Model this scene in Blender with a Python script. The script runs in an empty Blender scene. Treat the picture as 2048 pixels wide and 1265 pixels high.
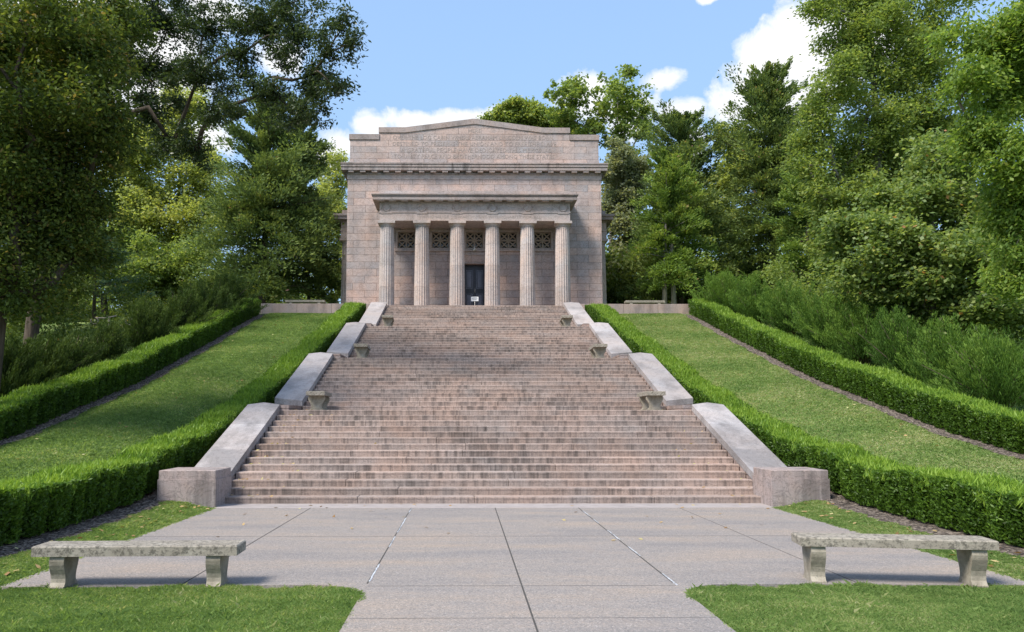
TREES={'behind_left_corner': (-11.75, 50,
                        [(-11.9, 50, 23.07, 1.47, 1.66, 1.94), (-12.6, 50, 19.92, 1.73, 2.03, 2.59), (-11.05, 50, 18.59, 1.3, 1.85, 2.59),
                         (-11.0, 50, 14.59, 1.73, 1.85, 2.16)]),
 'between_cedars': (22.72, 50,
                    [(23.45, 50, 25.89, 1.47, 1.65, 1.9), (22.26, 50, 23.16, 1.47, 1.68, 1.99), (24.73, 50, 24.08, 2.16, 2.2, 2.59),
                     (21.95, 50, 19.56, 2.16, 2.2, 2.59)]),
 'bright_left': (-25.39, 47,
                 [(-27.04, 47, 24.2, 3.3, 2.94, 3.3), (-24.69, 49, 26.71, 2.55, 2.51, 2.98), (-25.23, 47, 19.92, 4.53, 3.43, 3.3),
                  (-28.33, 46, 19.62, 2.43, 2.57, 3.24), (-22.32, 48, 23.26, 1.67, 1.81, 2.09), (-21.92, 46, 17.96, 2.43, 2.41, 2.84),
                  (-26.37, 46, 16.28, 4.46, 3.06, 2.43), (-24.53, 49, 28.73, 1.91, 1.75, 1.7), (-30.08, 49, 25.8, 2.13, 2.17, 2.55)]),
 'bright_left_low': (-25.9, 38,
                     [(-26.95, 38, 14.39, 2.82, 2.42, 2.47), (-28.12, 37, 12.03, 2.77, 2.24, 2.08), (-24.04, 38, 12.59, 3.18, 2.42, 2.12),
                      (-21.19, 38, 12.23, 3.18, 2.42, 2.12), (-30.52, 38, 14.75, 2.82, 2.42, 2.47), (-32.14, 38, 11.5, 2.82, 2.14, 1.76)]),
 'building_back': (4.95, 56,
                   [(5.29, 56, 31.11, 2.92, 2.07, 1.51), (2.86, 56, 30.5, 1.6, 1.28, 0.85), (8.19, 56, 30.02, 1.88, 1.54, 1.22),
                    (7.22, 56, 29.03, 2.83, 2.0, 1.41)]),
 'dark_round_left': (-18.06, 15, [(-17.87, 15, 6.82, 1.45, 1.27, 0.97), (-18.61, 15, 6.21, 1.21, 1.08, 0.73), (-17.04, 15, 7.34, 1.01, 1.03, 0.81)]),
 'grey_green': (12.63, 44,
                [(11.93, 44, 22.01, 2.04, 1.9, 1.96), (13.53, 45, 19.85, 2.23, 2.15, 2.39), (11.67, 44, 17.92, 1.73, 2.09, 2.75),
                 (12.83, 44, 15.48, 1.96, 2.03, 2.35), (11.19, 43, 13.07, 1.54, 1.69, 1.93)]),
 'left_back': (-23.24, 19,
               [(-21.79, 19, 19.98, 2.74, 2.31, 2.28), (-19.44, 20, 19.01, 2.58, 2.27, 2.35), (-20.32, 18, 15.45, 2.66, 2.34, 2.44),
                (-18.3, 19, 14.91, 2.05, 1.94, 2.05), (-21.2, 19, 12.28, 2.74, 2.22, 2.05), (-19.37, 20, 11.37, 1.88, 1.8, 1.88),
                (-23.78, 19, 17.78, 2.74, 2.49, 2.74), (-23.56, 19, 13.46, 2.74, 2.49, 2.74), (-20.61, 19, 9.46, 2.05, 1.67, 1.37),
                (-18.04, 21, 21.05, 1.93, 1.65, 1.45)]),
 'near_left': (-12.71, 3.5,
               [(-11.63, 2.5, 11.6, 1.8, 1.45, 1.08), (-11.03, 4.0, 11.44, 1.43, 1.34, 1.17), (-11.24, 2.0, 9.46, 1.63, 1.37, 1.05),
                (-11.22, 4.5, 9.99, 1.13, 1.18, 1.07), (-11.76, 3.0, 8.21, 1.6, 1.34, 0.99), (-11.29, 4.5, 8.32, 1.07, 1.15, 1.07),
                (-12.12, 3.5, 6.94, 1.52, 1.31, 1.01), (-11.35, 4.5, 6.66, 1.0, 1.07, 0.93), (-11.7, 3.0, 5.54, 1.17, 1.06, 0.74),
                (-10.51, 4.5, 12.68, 0.93, 0.99, 0.8), (-10.02, 3.5, 10.39, 0.63, 0.86, 0.76), (-10.33, 4.0, 8.83, 0.58, 0.85, 0.78),
                (-12.85, 1.5, 10.32, 1.59, 1.53, 1.47), (-13.53, 2.5, 7.91, 1.68, 1.55, 1.44), (-9.96, 4.0, 9.65, 0.65, 0.87, 0.78),
                (-10.59, 4.5, 7.63, 0.8, 0.99, 0.93), (-11.06, 4.5, 5.98, 0.8, 0.94, 0.8), (-11.65, 3.5, 4.87, 1.01, 0.93, 0.57),
                (-10.16, 4.0, 11.44, 0.65, 0.87, 0.78), (-12.81, 5.0, 11.92, 1.64, 1.39, 1.09), (-12.14, 5.0, 9.33, 1.5, 1.34, 1.09),
                (-12.19, 5.0, 7.2, 1.23, 1.17, 0.95)]),
 'oak': (-14.79, 9,
         [(-11.09, 10, 15.47, 1.86, 1.52, 1.18), (-9.46, 9, 13.21, 1.46, 1.21, 0.81), (-11.99, 11, 14.31, 1.58, 1.35, 1.05),
          (-7.38, 8, 14.59, 1.56, 1.3, 0.94), (-5.85, 7, 13.57, 1.05, 1.08, 0.9), (-5.29, 7, 12.3, 1.12, 0.98, 0.57),
          (-6.77, 8, 12.09, 1.33, 1.13, 0.75), (-5.23, 7, 11.42, 0.63, 0.8, 0.63), (-8.76, 9, 12.09, 0.98, 0.95, 0.65),
          (-11.93, 11, 12.54, 1.23, 1.14, 0.88), (-10.7, 10, 11.16, 0.85, 0.92, 0.71), (-3.99, 6, 12.73, 0.54, 0.61, 0.23),
          (-4.22, 6, 13.45, 0.43, 0.62, 0.37), (-4.65, 6, 12.52, 0.57, 0.73, 0.51), (-6.1, 7, 14.54, 0.9, 0.84, 0.45),
          (-7.84, 8, 13.42, 0.94, 0.99, 0.78), (-4.45, 6, 11.5, 0.43, 0.57, 0.26), (-12.94, 11, 15.81, 1.58, 1.5, 1.41),
          (-9.83, 10, 10.81, 0.44, 0.72, 0.61), (-5.87, 8, 11.27, 0.78, 0.77, 0.39), (-9.17, 9, 14.77, 1.14, 1.15, 0.98)]),
 'poplar': (12.74, 52,
            [(9.57, 52, 31.86, 2.05, 1.94, 2.05), (8.05, 51, 30.15, 1.23, 1.39, 1.49), (13.72, 52, 32.01, 1.96, 1.94, 2.14),
             (15.08, 53, 31.26, 1.81, 1.82, 1.99), (12.08, 52, 29.88, 1.51, 1.79, 2.22), (9.08, 52, 28.92, 1.78, 1.55, 1.33),
             (13.66, 52, 28.09, 2.14, 1.97, 2.05), (16.22, 53, 30.07, 0.81, 1.02, 0.99), (15.72, 52, 27.91, 1.16, 1.19, 1.07),
             (10.91, 52, 27.9, 1.78, 1.62, 1.51), (14.3, 52, 25.42, 1.87, 1.76, 1.78)]),
 'right_vines': (16.44, 12,
                 [(14.27, 13, 8.78, 1.17, 1.15, 0.94), (15.04, 12, 7.97, 1.28, 1.22, 1.02), (17.42, 13, 9.77, 1.51, 1.37, 1.17),
                  (16.82, 11, 7.75, 1.67, 1.39, 1.05), (19.17, 12, 8.36, 1.46, 1.39, 1.28), (14.43, 12, 6.84, 1.28, 1.07, 0.66),
                  (16.15, 11.5, 6.39, 1.61, 1.26, 0.79), (17.83, 11, 6.49, 1.58, 1.33, 0.98), (20.04, 12, 7.23, 1.28, 1.32, 1.28),
                  (17.7, 13, 11.55, 1.51, 1.43, 1.32), (17.6, 11, 5.59, 1.41, 1.05, 0.46), (16.05, 13, 9.57, 1.13, 1.13, 0.94),
                  (19.68, 11.5, 5.66, 0.9, 0.87, 0.54), (15.52, 13, 6.25, 1.13, 0.98, 0.57), (16.78, 12, 5.35, 1.28, 1.0, 0.47),
                  (14.02, 13, 7.41, 0.94, 0.95, 0.68), (19.12, 13.5, 9.91, 1.54, 1.45, 1.35), (20.16, 13, 10.17, 1.32, 1.36, 1.32)]),
 'tall_right': (18.64, 19,
                [(17.77, 19, 20.41, 1.83, 1.67, 1.6), (16.11, 18, 20.71, 0.75, 0.96, 0.89), (19.34, 20, 22.48, 2.35, 1.8, 1.41),
                 (20.41, 20, 18.67, 2.47, 2.04, 1.88), (16.67, 18, 17.0, 1.37, 1.33, 1.2), (15.65, 18, 14.52, 1.06, 1.17, 1.11),
                 (18.02, 19, 14.78, 2.17, 1.85, 1.71), (21.5, 20, 20.96, 2.58, 2.18, 2.11), (17.18, 18.5, 11.99, 1.69, 1.65, 1.69),
                 (20.35, 19.5, 12.78, 2.2, 2.01, 2.08), (15.39, 18, 12.3, 0.8, 1.01, 0.98), (16.43, 19, 10.24, 1.14, 1.3, 1.37),
                 (15.82, 18, 16.05, 0.67, 0.92, 0.89), (18.56, 19, 16.36, 1.6, 1.49, 1.37), (21.31, 20, 16.91, 2.11, 1.9, 1.88),
                 (19.76, 20.5, 14.09, 1.9, 1.73, 1.67), (17.95, 19.5, 18.67, 1.39, 1.41, 1.39), (22.57, 21, 15.03, 2.17, 1.94, 1.93),
                 (19.12, 20, 11.22, 1.88, 1.71, 1.64), (15.15, 18, 13.23, 0.67, 0.92, 0.89), (15.87, 18, 11.15, 0.89, 1.1, 1.11)]),
 'yellow_right': (17.45, 5,
                  [(15.2, 5.5, 6.96, 0.84, 0.97, 0.84), (15.36, 5.5, 5.95, 0.84, 0.91, 0.7), (14.15, 5, 12.55, 1.02, 0.98, 0.68),
                   (14.5, 4, 12.67, 1.04, 1.03, 0.78), (13.39, 4.5, 11.22, 0.45, 0.68, 0.51), (15.08, 5.5, 11.24, 0.98, 1.03, 0.84),
                   (14.28, 5, 9.7, 0.75, 0.86, 0.65), (14.42, 4, 8.91, 0.91, 0.98, 0.78), (13.67, 5, 10.14, 0.35, 0.66, 0.55),
                   (15.18, 5.5, 7.98, 0.98, 1.03, 0.84), (17.42, 6, 11.93, 1.72, 1.73, 1.86), (16.67, 5.5, 8.72, 1.4, 1.53, 1.68)])}
CONIFERS={'cedar_front_right': (12.13, 31, 0.07, 17.88, 9.82, 2.7),
 'cedar_left': (-13.07, 31, 0.37, 21.58, 9.32, 4.36),
 'cedar_left_behind': (-11.02, 35, -0.61, 21.87, 9.8, 2.2),
 'cedar_mid_right': (14.31, 36, 0.2, 22.61, 10.16, 3.91),
 'cedar_right_low': (20.45, 30, -0.01, 17.31, 8.89, 2.4),
 'cedar_tall_right': (20.39, 35, -0.03, 25.65, 10.18, 4.17)}
SHRUBS={'left': [(-13.15, 23, 9.19, 1.07), (-13.41, 20.5, 8.34, 1.1), (-13.62, 18, 7.44, 1.06), (-13.78, 15.5, 6.56, 0.94), (-13.83, 12, 5.32, 0.55),
          (-14.23, 10.5, 4.87, 0.69), (-14.01, 8, 4.37, 0.81), (-13.81, 6, 4.09, 0.86)],
 'right': [(13.53, 24.5, 9.66, 1.16), (14.17, 22, 9.04, 1.24), (14.61, 19, 8.12, 1.14), (14.77, 16, 7.04, 1.04), (14.65, 13, 6.35, 1.06),
           (14.81, 10.5, 5.69, 0.97), (14.76, 8, 5.03, 0.97), (14.91, 6, 4.44, 1.0)]}
CLOUDS=[(0.3741, 0.8283, 0.417, 0.0341, 0.0394), (0.3531, 0.8485, 0.3942, 0.0361, 0.0328), (0.3304, 0.8673, 0.3724, 0.0394, 0.0328),
 (0.3808, 0.8474, 0.37, 0.0525, 0.0394), (0.3159, 0.8773, 0.3613, 0.0131, 0.0131), (0.4007, 0.8263, 0.3957, 0.0394, 0.0394),
 (0.3195, 0.8734, 0.3676, 0.0289, 0.0262), (0.3529, 0.8393, 0.4136, 0.0328, 0.0328), (0.238, 0.8834, 0.4037, 0.0262, 0.0125),
 (0.2525, 0.8954, 0.3666, 0.0407, 0.0171), (0.2777, 0.901, 0.3333, 0.0171, 0.0197), (0.2093, 0.9054, 0.3693, 0.0394, 0.0262),
 (-0.1173, 0.9248, 0.3619, 0.0276, 0.0171), (-0.0615, 0.9272, 0.3695, 0.0525, 0.0131), (0.001, 0.928, 0.3726, 0.0459, 0.0112),
 (-0.1487, 0.9289, 0.3391, 0.0236, 0.0197), (0.0448, 0.9263, 0.374, 0.0394, 0.0144), (-0.1738, 0.9311, 0.3206, 0.0394, 0.0197),
 (-0.2846, 0.8389, 0.4639, 0.0394, 0.0197), (-0.3534, 0.8285, 0.4344, 0.0591, 0.0328), (-0.3609, 0.8513, 0.3807, 0.0787, 0.0459),
 (-0.3101, 0.8913, 0.3309, 0.0328, 0.0262), (0.2779, 0.8334, 0.4778, 0.0112, 0.0059), (0.1487, 0.9089, 0.3895, 0.0394, 0.0276),
 (-0.4416, 0.8084, 0.3893, 0.1312, 0.0787), (-0.2193, 0.8786, 0.4242, 0.0262, 0.0197), (0.423, 0.8011, 0.4235, 0.0591, 0.0525)]
import bpy, math, random
import numpy as np
from math import radians as R, sin, cos, pi
random.seed(7); RNG = np.random.default_rng(11)
scene = bpy.context.scene
COL = scene.collection

# ------------------------------------------------------------------ dimensions
RISE, TREAD, LAND = 0.14, 0.3927, 1.652
RUN = 13*TREAD
FW = [11.28, 10.76, 10.157, 9.603]                    # clear width of each flight
FY = [k*(RUN+LAND) for k in range(4)]                 # front of the first riser of each flight
FZ = [k*14*RISE for k in range(4)]                    # level each flight starts from
TOP = 56*RISE                                         # 7.84, terrace level
YT = FY[3]+RUN                                        # front of the topmost riser
YW = 28.2                                             # front wall of the building

# ------------------------------------------------------------------ materials
def new_mat(name):
    m = bpy.data.materials.new(name); m.use_nodes = True
    nt = m.node_tree; nt.nodes.clear()
    out = nt.nodes.new('ShaderNodeOutputMaterial')
    return m, nt, out
def N(nt, t, **kw):
    n = nt.nodes.new(t)
    for k, v in kw.items():
        if k.startswith('i_'): n.inputs[k[2:].replace('_', ' ')].default_value = v
        elif k.startswith('n'): n.inputs[int(k[1:])].default_value = v
        else: setattr(n, k, v)
    return n
def L(nt, a, b): nt.links.new(a, b)
def noise(nt, vec, scale, detail=4, rough=.55, dist=0.0):
    n = N(nt, 'ShaderNodeTexNoise'); n.inputs['Scale'].default_value = scale
    n.inputs['Detail'].default_value = detail; n.inputs['Roughness'].default_value = rough
    n.inputs['Distortion'].default_value = dist
    if vec is not None: L(nt, vec, n.inputs['Vector'])
    return n
def ramp(nt, fac, stops, interp='LINEAR'):
    r = N(nt, 'ShaderNodeValToRGB'); e = r.color_ramp.elements; r.color_ramp.interpolation = interp
    while len(e) < len(stops): e.new(.5)
    for el, (p, c) in zip(e, stops):
        el.position = p; el.color = (c if len(c) == 4 else (*c, 1)) if hasattr(c, '__len__') else (c, c, c, 1)
    L(nt, fac, r.inputs['Fac']); return r
def mix(nt, fac, a, b, blend='MIX'):
    m = N(nt, 'ShaderNodeMix', data_type='RGBA', blend_type=blend)
    for sock, v in ((m.inputs['Factor'], fac), (m.inputs['A'], a), (m.inputs['B'], b)):
        if hasattr(v, 'links'): L(nt, v, sock)
        elif isinstance(v, (int, float)): sock.default_value = v if sock.name == 'Factor' else (v, v, v, 1)
        else: sock.default_value = (*v, 1) if len(v) == 3 else v
    return m.outputs['Result']
def maths(nt, op, a, b=None):
    m = N(nt, 'ShaderNodeMath', operation=op)
    for i, v in enumerate((a, b)):
        if v is None: continue
        if hasattr(v, 'links'): L(nt, v, m.inputs[i])
        else: m.inputs[i].default_value = v
    return m.outputs[0]
def mapping(nt, vec, scale=(1, 1, 1), loc=(0, 0, 0)):
    m = N(nt, 'ShaderNodeMapping'); m.inputs['Scale'].default_value = scale; m.inputs['Location'].default_value = loc
    L(nt, vec, m.inputs['Vector']); return m.outputs[0]
def attr(nt, name='tint'):
    a = N(nt, 'ShaderNodeAttribute'); a.attribute_name = name; return a.outputs['Fac']
def principled(nt, out, color, rough=.8, bump=None, bstr=.3, bdist=.01, spec=.3):
    p = N(nt, 'ShaderNodeBsdfPrincipled'); p.inputs['Roughness'].default_value = rough
    p.inputs['Specular IOR Level'].default_value = spec
    if hasattr(color, 'links'): L(nt, color, p.inputs['Base Color'])
    else: p.inputs['Base Color'].default_value = (*color, 1)
    if bump is not None:
        b = N(nt, 'ShaderNodeBump'); b.inputs['Strength'].default_value = bstr; b.inputs['Distance'].default_value = bdist
        L(nt, bump, b.inputs['Height']); L(nt, b.outputs[0], p.inputs['Normal'])
    L(nt, p.outputs[0], out.inputs[0]); return p

def granite(name, base, brick=None, stain=0.0, stain_scale=(5, 5, .35), tintvar=.25, vein=.35, rough=.75, warm=(1.08, .96, .90), cool=(.93, .99, 1.06), riser=False):
    """pink granite: mottling, veins, optional coursed blocks (width, height, z offset) and weather streaks"""
    m, nt, out = new_mat(name)
    tc = N(nt, 'ShaderNodeTexCoord').outputs['Object']
    b = np.array(base)*.74
    n1 = noise(nt, tc, .9, 5, .6, .4)
    c = mix(nt, ramp(nt, n1.outputs['Fac'], [(.3, 0.), (.7, 1.)]).outputs[0], tuple(b*np.array(warm)), tuple(b*np.array(cool)))
    n2 = noise(nt, tc, 38, 3, .7)
    c = mix(nt, 1.0, c, ramp(nt, n2.outputs['Fac'], [(.3, .80), (.7, 1.15)]).outputs[0], 'MULTIPLY')
    t = maths(nt, 'ADD', maths(nt, 'MULTIPLY', attr(nt), tintvar), 1-tintvar*.5)
    cmb = N(nt, 'ShaderNodeCombineXYZ'); [L(nt, t, cmb.inputs[i]) for i in range(3)]
    c = mix(nt, 1.0, c, cmb.outputs[0], 'MULTIPLY')
    vn = noise(nt, mapping(nt, tc, (1, 1, 1.6)), 1.7, 6, .62, 2.2)
    va = maths(nt, 'ABSOLUTE', maths(nt, 'SUBTRACT', vn.outputs['Fac'], .5))
    c = mix(nt, 1.0, c, ramp(nt, va, [(0, 1-vein), (.035, 1.)]).outputs[0], 'MULTIPLY')
    if brick:
        w, h, oz, ox = brick
        sep = N(nt, 'ShaderNodeSeparateXYZ'); L(nt, tc, sep.inputs[0])
        cv = N(nt, 'ShaderNodeCombineXYZ')
        L(nt, maths(nt, 'ADD', maths(nt, 'ADD', sep.outputs[0], sep.outputs[1]), ox), cv.inputs[0])
        L(nt, maths(nt, 'ADD', sep.outputs[2], oz), cv.inputs[1])
        bt = N(nt, 'ShaderNodeTexBrick'); bt.offset = .5
        for k, v in (('Scale', 1), ('Mortar Size', .011), ('Mortar Smooth', .25), ('Bias', 0.), ('Brick Width', w), ('Row Height', h)): bt.inputs[k].default_value = v
        bt.inputs['Color1'].default_value = (1.17, 1.06, 1.0, 1); bt.inputs['Color2'].default_value = (.82, .86, .9, 1)
        bt.inputs['Mortar'].default_value = (.36, .32, .30, 1)
        L(nt, cv.outputs[0], bt.inputs['Vector'])
        c = mix(nt, 1.0, c, bt.outputs['Color'], 'MULTIPLY')
    if stain:
        sn = noise(nt, mapping(nt, tc, stain_scale), 1.0, 5, .65)
        big = noise(nt, tc, .55, 3)
        s = maths(nt, 'ADD', maths(nt, 'MULTIPLY', sn.outputs['Fac'], .7), maths(nt, 'MULTIPLY', big.outputs['Fac'], .45))
        k = ramp(nt, s, [(.56, 0.), (.70, stain)]).outputs[0]
        if riser:                                                 # dirt runs down the upright faces, with their shade painted in as even darkening
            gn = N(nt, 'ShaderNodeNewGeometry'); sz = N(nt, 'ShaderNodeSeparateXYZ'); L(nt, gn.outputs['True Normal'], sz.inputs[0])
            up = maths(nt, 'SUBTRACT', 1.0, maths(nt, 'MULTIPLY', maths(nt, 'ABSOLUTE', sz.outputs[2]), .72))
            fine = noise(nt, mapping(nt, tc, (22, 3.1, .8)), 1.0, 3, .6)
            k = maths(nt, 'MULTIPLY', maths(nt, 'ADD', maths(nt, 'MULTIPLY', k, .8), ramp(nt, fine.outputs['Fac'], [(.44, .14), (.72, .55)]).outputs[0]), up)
        c = mix(nt, k, c, mix(nt, .25, (.05, .043, .04), c))
    principled(nt, out, c, rough, noise(nt, tc, 55, 3).outputs['Fac'], .35, .01)
    return m

def leafmat(name, stops, transl=.35, rough=.5, spec=.25, gain=1.5):
    hue = (1.14, 1.0, 1.15) if 'juniper' in name else (1.0, 1.0, 1.0) if name in ('fallen_leaf', 'pine_needles') else (1, 1, 1) if name == 'grass_blade' else (1.08, 1.0, 1.25) if name == 'boxwood_leaf' else (1.24, 1.0, 1.35)
    stops = [(p_, tuple(min(.5, q_*gain*h_) for q_, h_ in zip(c_, hue))) for p_, c_ in stops]; transl = min(.55, transl*1.3)
    m, nt, out = new_mat(name)
    r = ramp(nt, attr(nt), stops)
    p = N(nt, 'ShaderNodeBsdfPrincipled'); p.inputs['Roughness'].default_value = rough
    p.inputs['Specular IOR Level'].default_value = spec
    L(nt, r.outputs[0], p.inputs['Base Color'])
    tr = N(nt, 'ShaderNodeBsdfTranslucent'); L(nt, mix(nt, 1.0, r.outputs[0], (1.25, 1.2, .6), 'MULTIPLY'), tr.inputs['Color'])
    mx = N(nt, 'ShaderNodeMixShader'); mx.inputs[0].default_value = transl
    L(nt, p.outputs[0], mx.inputs[1]); L(nt, tr.outputs[0], mx.inputs[2]); L(nt, mx.outputs[0], out.inputs[0])
    return m

def barkmat(name, a, b):
    m, nt, out = new_mat(name)
    tc = N(nt, 'ShaderNodeTexCoord').outputs['Object']
    n = noise(nt, mapping(nt, tc, (9, 9, 1.6)), 1.4, 5, .65)
    c = ramp(nt, n.outputs['Fac'], [(.3, a), (.7, b)]).outputs[0]
    principled(nt, out, c, .9, n.outputs['Fac'], .8, .03, .1); return m

M = {}
PINK = (.60, .51, .475)
M['wall'] = granite('coursed_granite', PINK, brick=(1.38, .42, -.04+.0, .2), stain=.35, stain_scale=(1.2, 1.2, .5))
M['parapet'] = granite('parapet_granite', PINK, brick=(1.38, .377, -.115, .2), stain=.35, stain_scale=(1.2, 1.2, .5))
M['trim'] = granite('trim_granite', (.59, .505, .47), stain=.3, stain_scale=(3, 3, .5))
M['cornice'] = granite('cornice_granite', (.44, .375, .35), stain=.92, stain_scale=(3.5, 3.5, .3))
M['cap'] = granite('cap_granite', (.46, .39, .365), stain=.5, stain_scale=(1.5, 1.5, .4))
M['column'] = granite('column_granite', (.60, .52, .48), stain=.3, stain_scale=(3, 3, .25), vein=.3)
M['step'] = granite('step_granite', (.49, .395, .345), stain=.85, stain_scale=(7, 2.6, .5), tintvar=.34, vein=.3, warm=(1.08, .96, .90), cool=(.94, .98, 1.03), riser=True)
M['coping'] = granite('coping_granite', (.475, .435, .42), stain=.5, stain_scale=(1.6, .9, .9), tintvar=.3, vein=.22, warm=(1.04, .98, .95), cool=(.97, 1., 1.05))
M['cheek'] = granite('cheek_granite', (.45, .37, .34), brick=(1.5, .5, 0, 0), stain=.6, stain_scale=(3, 3, .3))
M['pedestal'] = granite('pedestal_granite', (.45, .385, .365), stain=.7, stain_scale=(4, 4, .4))
M['terrace'] = granite('terrace_granite', (.44, .38, .355), brick=(1.9, 2.0, .9, 0), stain=.5, stain_scale=(2, 2, .5), vein=.1)

def m_bench():
    m, nt, out = new_mat('weathered_bench_stone')
    tc = N(nt, 'ShaderNodeTexCoord').outputs['Object']
    n = noise(nt, tc, 3.2, 6, .7, .5); n2 = noise(nt, tc, 24, 5, .75)
    c = mix(nt, ramp(nt, n.outputs['Fac'], [(.35, 0.), (.65, 1.)]).outputs[0], (.255, .225, .185), (.365, .33, .28))
    c = mix(nt, ramp(nt, n2.outputs['Fac'], [(.47, 0.), (.60, .8)]).outputs[0], c, (.085, .078, .065))
    n3 = noise(nt, tc, 7, 4, .7)
    c = mix(nt, ramp(nt, n3.outputs['Fac'], [(.60, 0.), (.70, .5)]).outputs[0], c, (.26, .25, .19))
    principled(nt, out, c, .9, n2.outputs['Fac'], .6, .012, .15); return m
M['bench'] = m_bench()
def m_leg():
    m, nt, out = new_mat('bench_leg_stone')
    tc = N(nt, 'ShaderNodeTexCoord').outputs['Object']
    n = noise(nt, tc, 5, 6, .7, .5); n2 = noise(nt, tc, 30, 4, .7)
    c = mix(nt, ramp(nt, n.outputs['Fac'], [(.38, 0.), (.62, 1.)]).outputs[0], (.21, .185, .145), (.37, .33, .27))
    c = mix(nt, ramp(nt, n2.outputs['Fac'], [(.58, 0.), (.68, .6)]).outputs[0], c, (.12, .12, .10))
    principled(nt, out, c, .9, n2.outputs['Fac'], .5, .01, .15); return m
M['bench_leg'] = m_leg()

def m_plaza():
    m, nt, out = new_mat('exposed_aggregate_concrete')
    tc = N(nt, 'ShaderNodeTexCoord').outputs['Object']
    v = N(nt, 'ShaderNodeTexVoronoi'); v.inputs['Scale'].default_value = 85; L(nt, tc, v.inputs['Vector'])
    sp = ramp(nt, N(nt, 'ShaderNodeSeparateColor').outputs[0], [(0, 0.), (1, 1.)])
    sc = nt.nodes[-2] if False else N(nt, 'ShaderNodeSeparateColor'); L(nt, v.outputs['Color'], sc.inputs[0])
    peb = ramp(nt, sc.outputs[0], [(0, (.22, .21, .205)), (.35, (.38, .365, .36)), (.7, (.47, .435, .415)), (.9, (.56, .48, .42)), (1, (.74, .72, .70))]).outputs[0]
    n = noise(nt, mapping(nt, tc, (.30, 1.3, 1)), 1.0, 5, .62)
    c = mix(nt, .35, mix(nt, 1.0, peb, (.62, .575, .535), 'MULTIPLY'), (.225, .207, .190))
    c = mix(nt, 1.0, c, ramp(nt, n.outputs['Fac'], [(.3, (.78, .82, .90)), (.5, (.98, .99, 1.02)), (.70, (1.16, 1.08, 1.0))]).outputs[0], 'MULTIPLY')
    n2 = noise(nt, tc, .8, 6, .7, 1.0)
    c = mix(nt, ramp(nt, n2.outputs['Fac'], [(.55, 0.), (.75, .35)]).outputs[0], c, (.30, .235, .19))
    principled(nt, out, c, .85, v.outputs['Distance'], .25, .006, .2); return m
M['plaza'] = m_plaza()
def flat(name, col, rough=.8, nz=.25, scale=8, spec=.2, metal=0):
    m, nt, out = new_mat(name)
    tc = N(nt, 'ShaderNodeTexCoord').outputs['Object']
    n = noise(nt, tc, scale, 5, .65)
    c = ramp(nt, n.outputs['Fac'], [(.3, tuple(np.array(col)*(1-nz))), (.7, tuple(np.array(col)*(1+nz)))]).outputs[0]
    p = principled(nt, out, c, rough, n.outputs['Fac'], .2, .01, spec); p.inputs['Metallic'].default_value = metal
    return m
M['joint_dark'] = flat('joint_seam', (.07, .065, .06))
M['joint_faint'] = flat('faint_joint', (.15, .14, .135), nz=.3, scale=3)
M['joint_pale'] = flat('joint_seal', (.36, .37, .39), nz=.6, scale=4)
M['border'] = flat('concrete_border', (.31, .275, .265), nz=.15, scale=3)
M['bronze'] = flat('dark_bronze', (.022, .023, .032), .38, .3, 6, .5, .4)
M['bronze_edge'] = flat('bronze_moulding', (.10, .103, .135), .4, .2, 6, .5, .3)
M['pale_metal'] = flat('pale_metal', (.6, .58, .55), .4, .1)
M['lattice'] = flat('lattice_stone', (.30, .245, .20), .8, .2)
M['white'] = flat('white_board', (.75, .76, .78), .6, .05)
M['grey_text'] = flat('grey_print', (.2, .21, .23), .7, .05)
M['letters'] = flat('incised_shade_letters', (.31, .258, .238), .85, .2, 3)  # letters stand proud; the darker tone paints the shade of carved strokes
def m_glass():
    m, nt, out = new_mat('dark_window_glass')
    p = principled(nt, out, (.015, .02, .02), .08, None, spec=.6); return m
M['glass'] = m_glass()
def m_mulch():
    m, nt, out = new_mat('bark_mulch')
    tc = N(nt, 'ShaderNodeTexCoord').outputs['Object']
    v = N(nt, 'ShaderNodeTexVoronoi'); v.inputs['Scale'].default_value = 26; L(nt, mapping(nt, tc, (1, .7, 1)), v.inputs['Vector'])
    sc = N(nt, 'ShaderNodeSeparateColor'); L(nt, v.outputs['Color'], sc.inputs[0])
    c = ramp(nt, sc.outputs[0], [(0, (.045, .038, .034)), (.6, (.13, .108, .094)), (1, (.30, .25, .21))]).outputs[0]
    principled(nt, out, c, .95, v.outputs['Distance'], 1., .04, .05); return m
M['mulch'] = m_mulch()
def m_ground():
    m, nt, out = new_mat('lawn_ground')
    tc = N(nt, 'ShaderNodeTexCoord').outputs['Object']
    n = noise(nt, mapping(nt, tc, (1, .6, 1)), .55, 6, .65, .5); n2 = noise(nt, tc, 14, 4, .7)
    c = ramp(nt, n.outputs['Fac'], [(.28, (.075, .125, .034)), (.5, (.125, .185, .055)), (.66, (.20, .22, .085)), (.78, (.27, .23, .12))]).outputs[0]
    c = mix(nt, 1., c, ramp(nt, n2.outputs['Fac'], [(.3, .62), (.7, 1.25)]).outputs[0], 'MULTIPLY')
    principled(nt, out, c, .95, n2.outputs['Fac'], .7, .04, .05); return m
M['ground'] = m_ground()
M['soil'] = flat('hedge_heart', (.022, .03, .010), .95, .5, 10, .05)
M['bark_dark'] = barkmat('dark_bark', (.045, .036, .028), (.12, .095, .075))
M['bark_grey'] = barkmat('grey_bark', (.10, .09, .08), (.27, .24, .21))
M['bark_pale'] = barkmat('pale_bark', (.18, .16, .14), (.36, .33, .29))
M['box'] = leafmat('boxwood_leaf', [(0, (.022, .052, .006)), (.45, (.055, .115, .012)), (.75, (.105, .20, .020)), (1, (.17, .27, .030))], .35, .45, .3, gain=1.45)
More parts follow.
